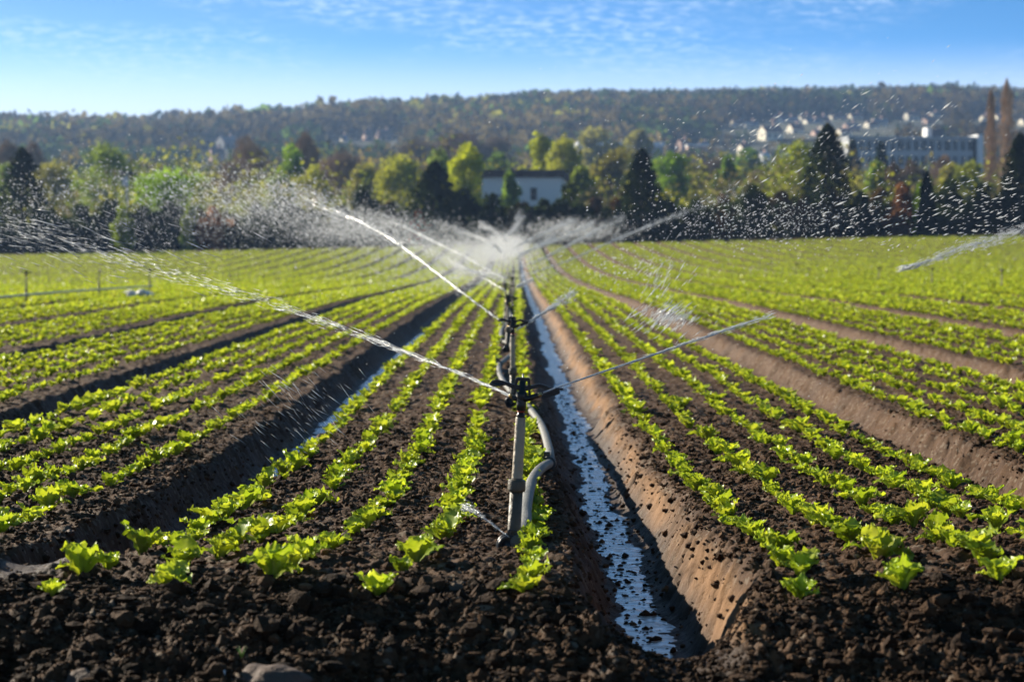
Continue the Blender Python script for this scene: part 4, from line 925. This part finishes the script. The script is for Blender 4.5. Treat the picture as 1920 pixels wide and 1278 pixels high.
# office block, penthouse and stair tower
of, rf, W, H = block('office_block', 1592, 1832, 256, 332, 430, 12, M['concrete'], M['concrete'], 'long grey office block with rows of dark windows', rows=3, cols=16, roof_h=.5, rz=3)
x = W * .69
bm = bmesh.new(); add_box(bm, (x + .9, 4, H + .9), (2.6, 4, 1.7)); pt = bm_obj('penthouse', bm, M['slate'], rf)
bm = bmesh.new(); add_box(bm, (x - .9, 4, H + 1.0), (1.0, 3.6, 2.0)); bm_obj('white_cabinet', bm, M['whitepaint'], rf)
bm = bmesh.new(); add_box(bm, (W + .75, 3, H / 2 + .2), (1.1, 8, H + .4)); bm_obj('stair_tower', bm, M['white'], of)
bm = bmesh.new(); add_box(bm, (W - .15, -.02, H / 2), (.7, .3, H - .8)); bm_obj('dark_recess', bm, M['glass'], of)
block('low_building', 1462, 1535, 262, 285, 440, 10, M['cream'], M['slate'], 'low cream building half hidden by the domed tree', 1, 5, .4, rz=-8)
block('long_shed', 1085, 1245, 266, 279, 620, 14, M['greywall'], M['whitepaint'], 'long low shed with a bright white roof beyond the trees', 0, 0, 1.3, rz=2, cat='shed')
block('long_shed', 1290, 1330, 271, 281, 640, 10, M['pinkish'], M['whitepaint'], 'short pale shed right of the pink house', 0, 0, .5, cat='shed')
# lamp mast on the left
lm = empty('lamp_mast', tuple(Vector(((238 - VX) * 176 / FP, 176, float(base_z((238 - VX) * 176 / FP, 176))))))
h = (EYE - (322 - VY) * 176 / FP) - lm.location.z
bm = bmesh.new(); add_tube(bm, [(0, 0, -.2), (0, 0, h * .6), (0, 0, h - .1)], [.09, .07, .06], 12); bm_obj('pole', bm, M['concrete'], lm, True)
bm = bmesh.new(); add_box(bm, (0, 0, h), (1.2, .2, .12)); add_box(bm, (-.35, 0, h - .18), (.35, .3, .2)); add_box(bm, (.3, 0, h - .2), (.35, .3, .22)); bm_obj('lamp_head', bm, M['blackflat'], lm)
bm = bmesh.new(); add_box(bm, (-.1, -.12, h - .85), (.5, .35, .75)); bmesh.ops.bevel(bm, geom=bm.edges[:], offset=.06, segments=2, affect='EDGES'); bm_obj('cabinet', bm, M['white'], lm)
tag(lm, 'lamp mast with a dark crosspiece and pale cabinet above the left hedge', 'mast')

# ------------------------------------------------------------------ things on the headland
def stone(px, py, wpx, hpx, label, mat='rock', seed=1, cat='stone', name='stone'):
    p = ground(px, py); d = p.y; w = wpx * d / FP / 2; h = hpx * d / FP / 2; rs = random.Random(seed)
    p.z = float(field_z(p.x, p.y)[0])
    bm = bmesh.new(); bmesh.ops.create_icosphere(bm, subdivisions=4, radius=1)
    ph = [rs.uniform(0, 6) for _ in range(6)]
    for v in bm.verts:
        q_ = v.co; f = 1 + .14 * math.sin(q_.x * 3 + ph[0]) + .12 * math.sin(q_.y * 4 + ph[1]) * math.sin(q_.z * 3 + ph[2]) + .05 * math.sin(q_.x * 9 + ph[3]) + .04 * math.sin(q_.z * 11 + ph[4])
        v.co = Vector((q_.x * w * f, q_.y * w * .8 * f, q_.z * h * f))
    o = bm_obj(name, bm, M[mat], None, True); o.location = p + Vector((0, 0, h * .3)); o.rotation_euler = (0, rs.uniform(-.3, .3), rs.uniform(-1, 1)); tag(o, label, cat); return o
stone(500, 1262, 140, 60, 'largest reddish-brown stone at the bottom edge', seed=2); stone(150, 1245, 70, 30, 'flat brown stone in the bottom left corner', seed=3)
stone(45, 1248, 60, 24, 'flat grey stone at the extreme bottom left', seed=4); stone(98, 1215, 36, 14, 'flat pale stone above the bottom left corner', seed=5)
stone(128, 1178, 13, 8, 'small scrap of pale blue plastic on the dark soil', 'bluescrap', 6, 'scrap', 'plastic_scrap'); stone(130, 1002, 26, 12, 'pinkish stone at the edge of the left-hand bed', seed=7)
stone(1205, 1247, 12, 12, 'small pale pebble near the bottom right of the channel', 'cream', 8); stone(420, 1262, 6, 20, 'thin white chip standing by the largest stone', 'whitepaint', 9, 'chip', 'stone_chip')
stone(845, 1205, 22, 10, 'tan pebble on the middle of the headland', 'cream', 10) if False else None
p = ground(453, 1232); p.z = float(field_z(p.x, p.y)[0])
bm = bmesh.new()
for i in range(6):
    a = i * 1.05; add_tube(bm, [(0, 0, 0), (.006 * math.cos(a), .006 * math.sin(a), .014), (.014 * math.cos(a), .014 * math.sin(a), .026)], [.0014, .001, .0002], 5)
o = bm_obj('grass_sprout', bm, M['twine'], None, True); o.location = p; tag(o, 'tiny green grass sprout on the dark headland', 'sprout')

# ------------------------------------------------------------------ sky, sun, haze, camera
w = bpy.data.worlds.new('World'); scene.world = w; w.use_nodes = True
N, L = w.node_tree.nodes, w.node_tree.links; N.clear()
SUN_AZ, SUN_EL = (-.76, .65), 22.
out = N.new('ShaderNodeOutputWorld'); bg = N.new('ShaderNodeBackground'); L.new(bg.outputs[0], out.inputs[0])
sky = N.new('ShaderNodeTexSky'); sky.sky_type = 'NISHITA'; sky.sun_disc = False; sky.sun_elevation = R(SUN_EL)
sky.sun_rotation = math.atan2(SUN_AZ[0], SUN_AZ[1]); sky.air_density = 1.0; sky.dust_density = .6; sky.ozone_density = 2.5
tc = N.new('ShaderNodeTexCoord'); sep = N.new('ShaderNodeSeparateXYZ'); L.new(tc.outputs['Generated'], sep.inputs[0])
# a strongly graded sky: blue is reached low above the horizon
mz = N.new('ShaderNodeMapRange'); mz.inputs['From Min'].default_value = .05; mz.inputs['From Max'].default_value = .13; mz.inputs['To Min'].default_value = .03; mz.inputs['To Max'].default_value = .85; mz.clamp = False
L.new(sep.outputs['Z'], mz.inputs['Value'])
mzz = N.new('ShaderNodeMath'); mzz.operation = 'MAXIMUM'; mzz.inputs[1].default_value = .02; L.new(mz.outputs['Result'], mzz.inputs[0])
cmb = N.new('ShaderNodeCombineXYZ'); L.new(sep.outputs['X'], cmb.inputs[0]); L.new(sep.outputs['Y'], cmb.inputs[1]); L.new(mzz.outputs[0], cmb.inputs[2])
nrm = N.new('ShaderNodeVectorMath'); nrm.operation = 'NORMALIZE'; L.new(cmb.outputs[0], nrm.inputs[0]); L.new(nrm.outputs[0], sky.inputs['Vector'])
hs_ = N.new('ShaderNodeHueSaturation'); hs_.inputs['Saturation'].default_value = 1.42; hs_.inputs['Hue'].default_value = .497; hs_.inputs['Value'].default_value = .96; L.new(sky.outputs[0], hs_.inputs['Color'])
# altocumulus: noise on a flat layer overhead
zc = N.new('ShaderNodeMath'); zc.operation = 'MAXIMUM'; zc.inputs[1].default_value = .004; L.new(sep.outputs['Z'], zc.inputs[0])
za = N.new('ShaderNodeMath'); za.operation = 'ADD'; za.inputs[1].default_value = .12; L.new(zc.outputs[0], za.inputs[0])
dx = N.new('ShaderNodeMath'); dx.operation = 'DIVIDE'; L.new(sep.outputs['X'], dx.inputs[0]); L.new(za.outputs[0], dx.inputs[1])
dy = N.new('ShaderNodeMath'); dy.operation = 'DIVIDE'; L.new(sep.outputs['Y'], dy.inputs[0]); L.new(za.outputs[0], dy.inputs[1])
cv = N.new('ShaderNodeCombineXYZ'); L.new(dx.outputs[0], cv.inputs[0]); L.new(dy.outputs[0], cv.inputs[1])
def cl_noise(sc, det, lo, hi, rough=.55, dist=0.):
    n = N.new('ShaderNodeTexNoise'); n.inputs['Scale'].default_value = sc; n.inputs['Detail'].default_value = det; n.inputs['Roughness'].default_value = rough; n.inputs['Distortion'].default_value = dist
    L.new(cv.outputs[0], n.inputs['Vector']); m = N.new('ShaderNodeMapRange'); m.inputs['From Min'].default_value = lo; m.inputs['From Max'].default_value = hi; m.interpolation_type = 'SMOOTHSTEP'
    L.new(n.outputs['Fac'], m.inputs['Value']); return m
c1 = cl_noise(27, 6, .40, .72, .6, .4); c2 = cl_noise(1.7, 4, .36, .60)
cm = N.new('ShaderNodeMath'); cm.operation = 'MULTIPLY'; L.new(c1.outputs['Result'], cm.inputs[0]); L.new(c2.outputs['Result'], cm.inputs[1])
fd = N.new('ShaderNodeMapRange'); fd.inputs['From Min'].default_value = .06; fd.inputs['From Max'].default_value = .105; fd.inputs['To Max'].default_value = .5; L.new(sep.outputs['Z'], fd.inputs['Value'])
cf = N.new('ShaderNodeMath'); cf.operation = 'MULTIPLY'; L.new(cm.outputs[0], cf.inputs[0]); L.new(fd.outputs['Result'], cf.inputs[1])
fo = N.new('ShaderNodeMapRange'); fo.inputs['From Min'].default_value = .2; fo.inputs['From Max'].default_value = .5; fo.inputs['To Min'].default_value = 1; fo.inputs['To Max'].default_value = .3; L.new(sep.outputs['Z'], fo.inputs['Value'])
cg = N.new('ShaderNodeMath'); cg.operation = 'MULTIPLY'; L.new(cf.outputs[0], cg.inputs[0]); L.new(fo.outputs['Result'], cg.inputs[1])
dim = N.new('ShaderNodeMapRange'); dim.inputs['From Min'].default_value = .2; dim.inputs['From Max'].default_value = .6; dim.inputs['To Min'].default_value = 1; dim.inputs['To Max'].default_value = 0; L.new(sep.outputs['Z'], dim.inputs['Value'])
dc = N.new('ShaderNodeMix'); dc.data_type = 'RGBA'; dc.inputs['A'].default_value = (.58, .46, .34, 1); dc.inputs['B'].default_value = (1, 1, 1, 1)
L.new(dim.outputs['Result'], dc.inputs['Factor'])
dv = N.new('ShaderNodeVectorMath'); dv.operation = 'MULTIPLY'; L.new(hs_.outputs[0], dv.inputs[0]); L.new(dc.outputs['Result'], dv.inputs[1])
# pale air along the horizon
hzn = N.new('ShaderNodeMapRange'); hzn.inputs['From Min'].default_value = .058; hzn.inputs['From Max'].default_value = .098; hzn.inputs['To Min'].default_value = .85; hzn.inputs['To Max'].default_value = 0; hzn.interpolation_type = 'SMOOTHSTEP'; L.new(sep.outputs['Z'], hzn.inputs['Value'])
mh = N.new('ShaderNodeMix'); mh.data_type = 'RGBA'; mh.inputs['B'].default_value = (3.9, 4.25, 4.8, 1); L.new(hzn.outputs['Result'], mh.inputs['Factor']); L.new(dv.outputs[0], mh.inputs['A'])
mx = N.new('ShaderNodeMix'); mx.data_type = 'RGBA'; mx.inputs['B'].default_value = (4.2, 4.9, 5.7, 1)
L.new(cg.outputs[0], mx.inputs['Factor']); L.new(mh.outputs['Result'], mx.inputs['A']); L.new(mx.outputs['Result'], bg.inputs[0]); bg.inputs[1].default_value = .12

sl = bpy.data.lights.new('sun', 'SUN'); sl.energy = 5.0; sl.angle = R(.5); sl.color = (1, .90, .73)
so = bpy.data.objects.new('sun', sl); COL.objects.link(so)
sd = Vector((SUN_AZ[0] * math.cos(R(SUN_EL)), SUN_AZ[1] * math.cos(R(SUN_EL)), math.sin(R(SUN_EL))))
so.rotation_euler = sd.to_track_quat('Z', 'Y').to_euler()

HAZE = True
if HAZE:
    m, nt, N, L = new_mat('haze_air'); out = N.new('ShaderNodeOutputMaterial'); pv = N.new('ShaderNodeVolumePrincipled')
    pv.inputs['Color'].default_value = (.36, .58, 1, 1); pv.inputs['Density'].default_value = .00022; pv.inputs['Anisotropy'].default_value = .3
    L.new(pv.outputs[0], out.inputs['Volume'])
    bm = bmesh.new(); add_box(bm, (0, 1180, 85), (2200, 2400, 175)); hz = bm_obj('haze', bm, m); tag(hz, kind='stuff')

cam = bpy.data.cameras.new('camera'); co = bpy.data.objects.new('camera', cam); COL.objects.link(co); scene.camera = co
co.location = (0, 0, EYE); co.rotation_euler = (R(90), 0, 0)
cam.sensor_width = 36; cam.lens = 36 * FP / 1920; cam.clip_end = 12000; cam.clip_start = .1
cam.shift_x = -(VX - 960) / 1920; cam.shift_y = -(639 - VY) / 1920
cam.dof.use_dof = True; cam.dof.focus_distance = 7.7; cam.dof.aperture_fstop = 4.8
scene.view_settings.view_transform = 'Standard'; scene.view_settings.look = 'None'; scene.view_settings.gamma = 1; scene.view_settings.exposure = 1.1
scene.cycles.max_bounces = 6; scene.cycles.transparent_max_bounces = 24; scene.cycles.diffuse_bounces = 3; scene.cycles.volume_bounces = 0
scene.cycles.use_denoising = True
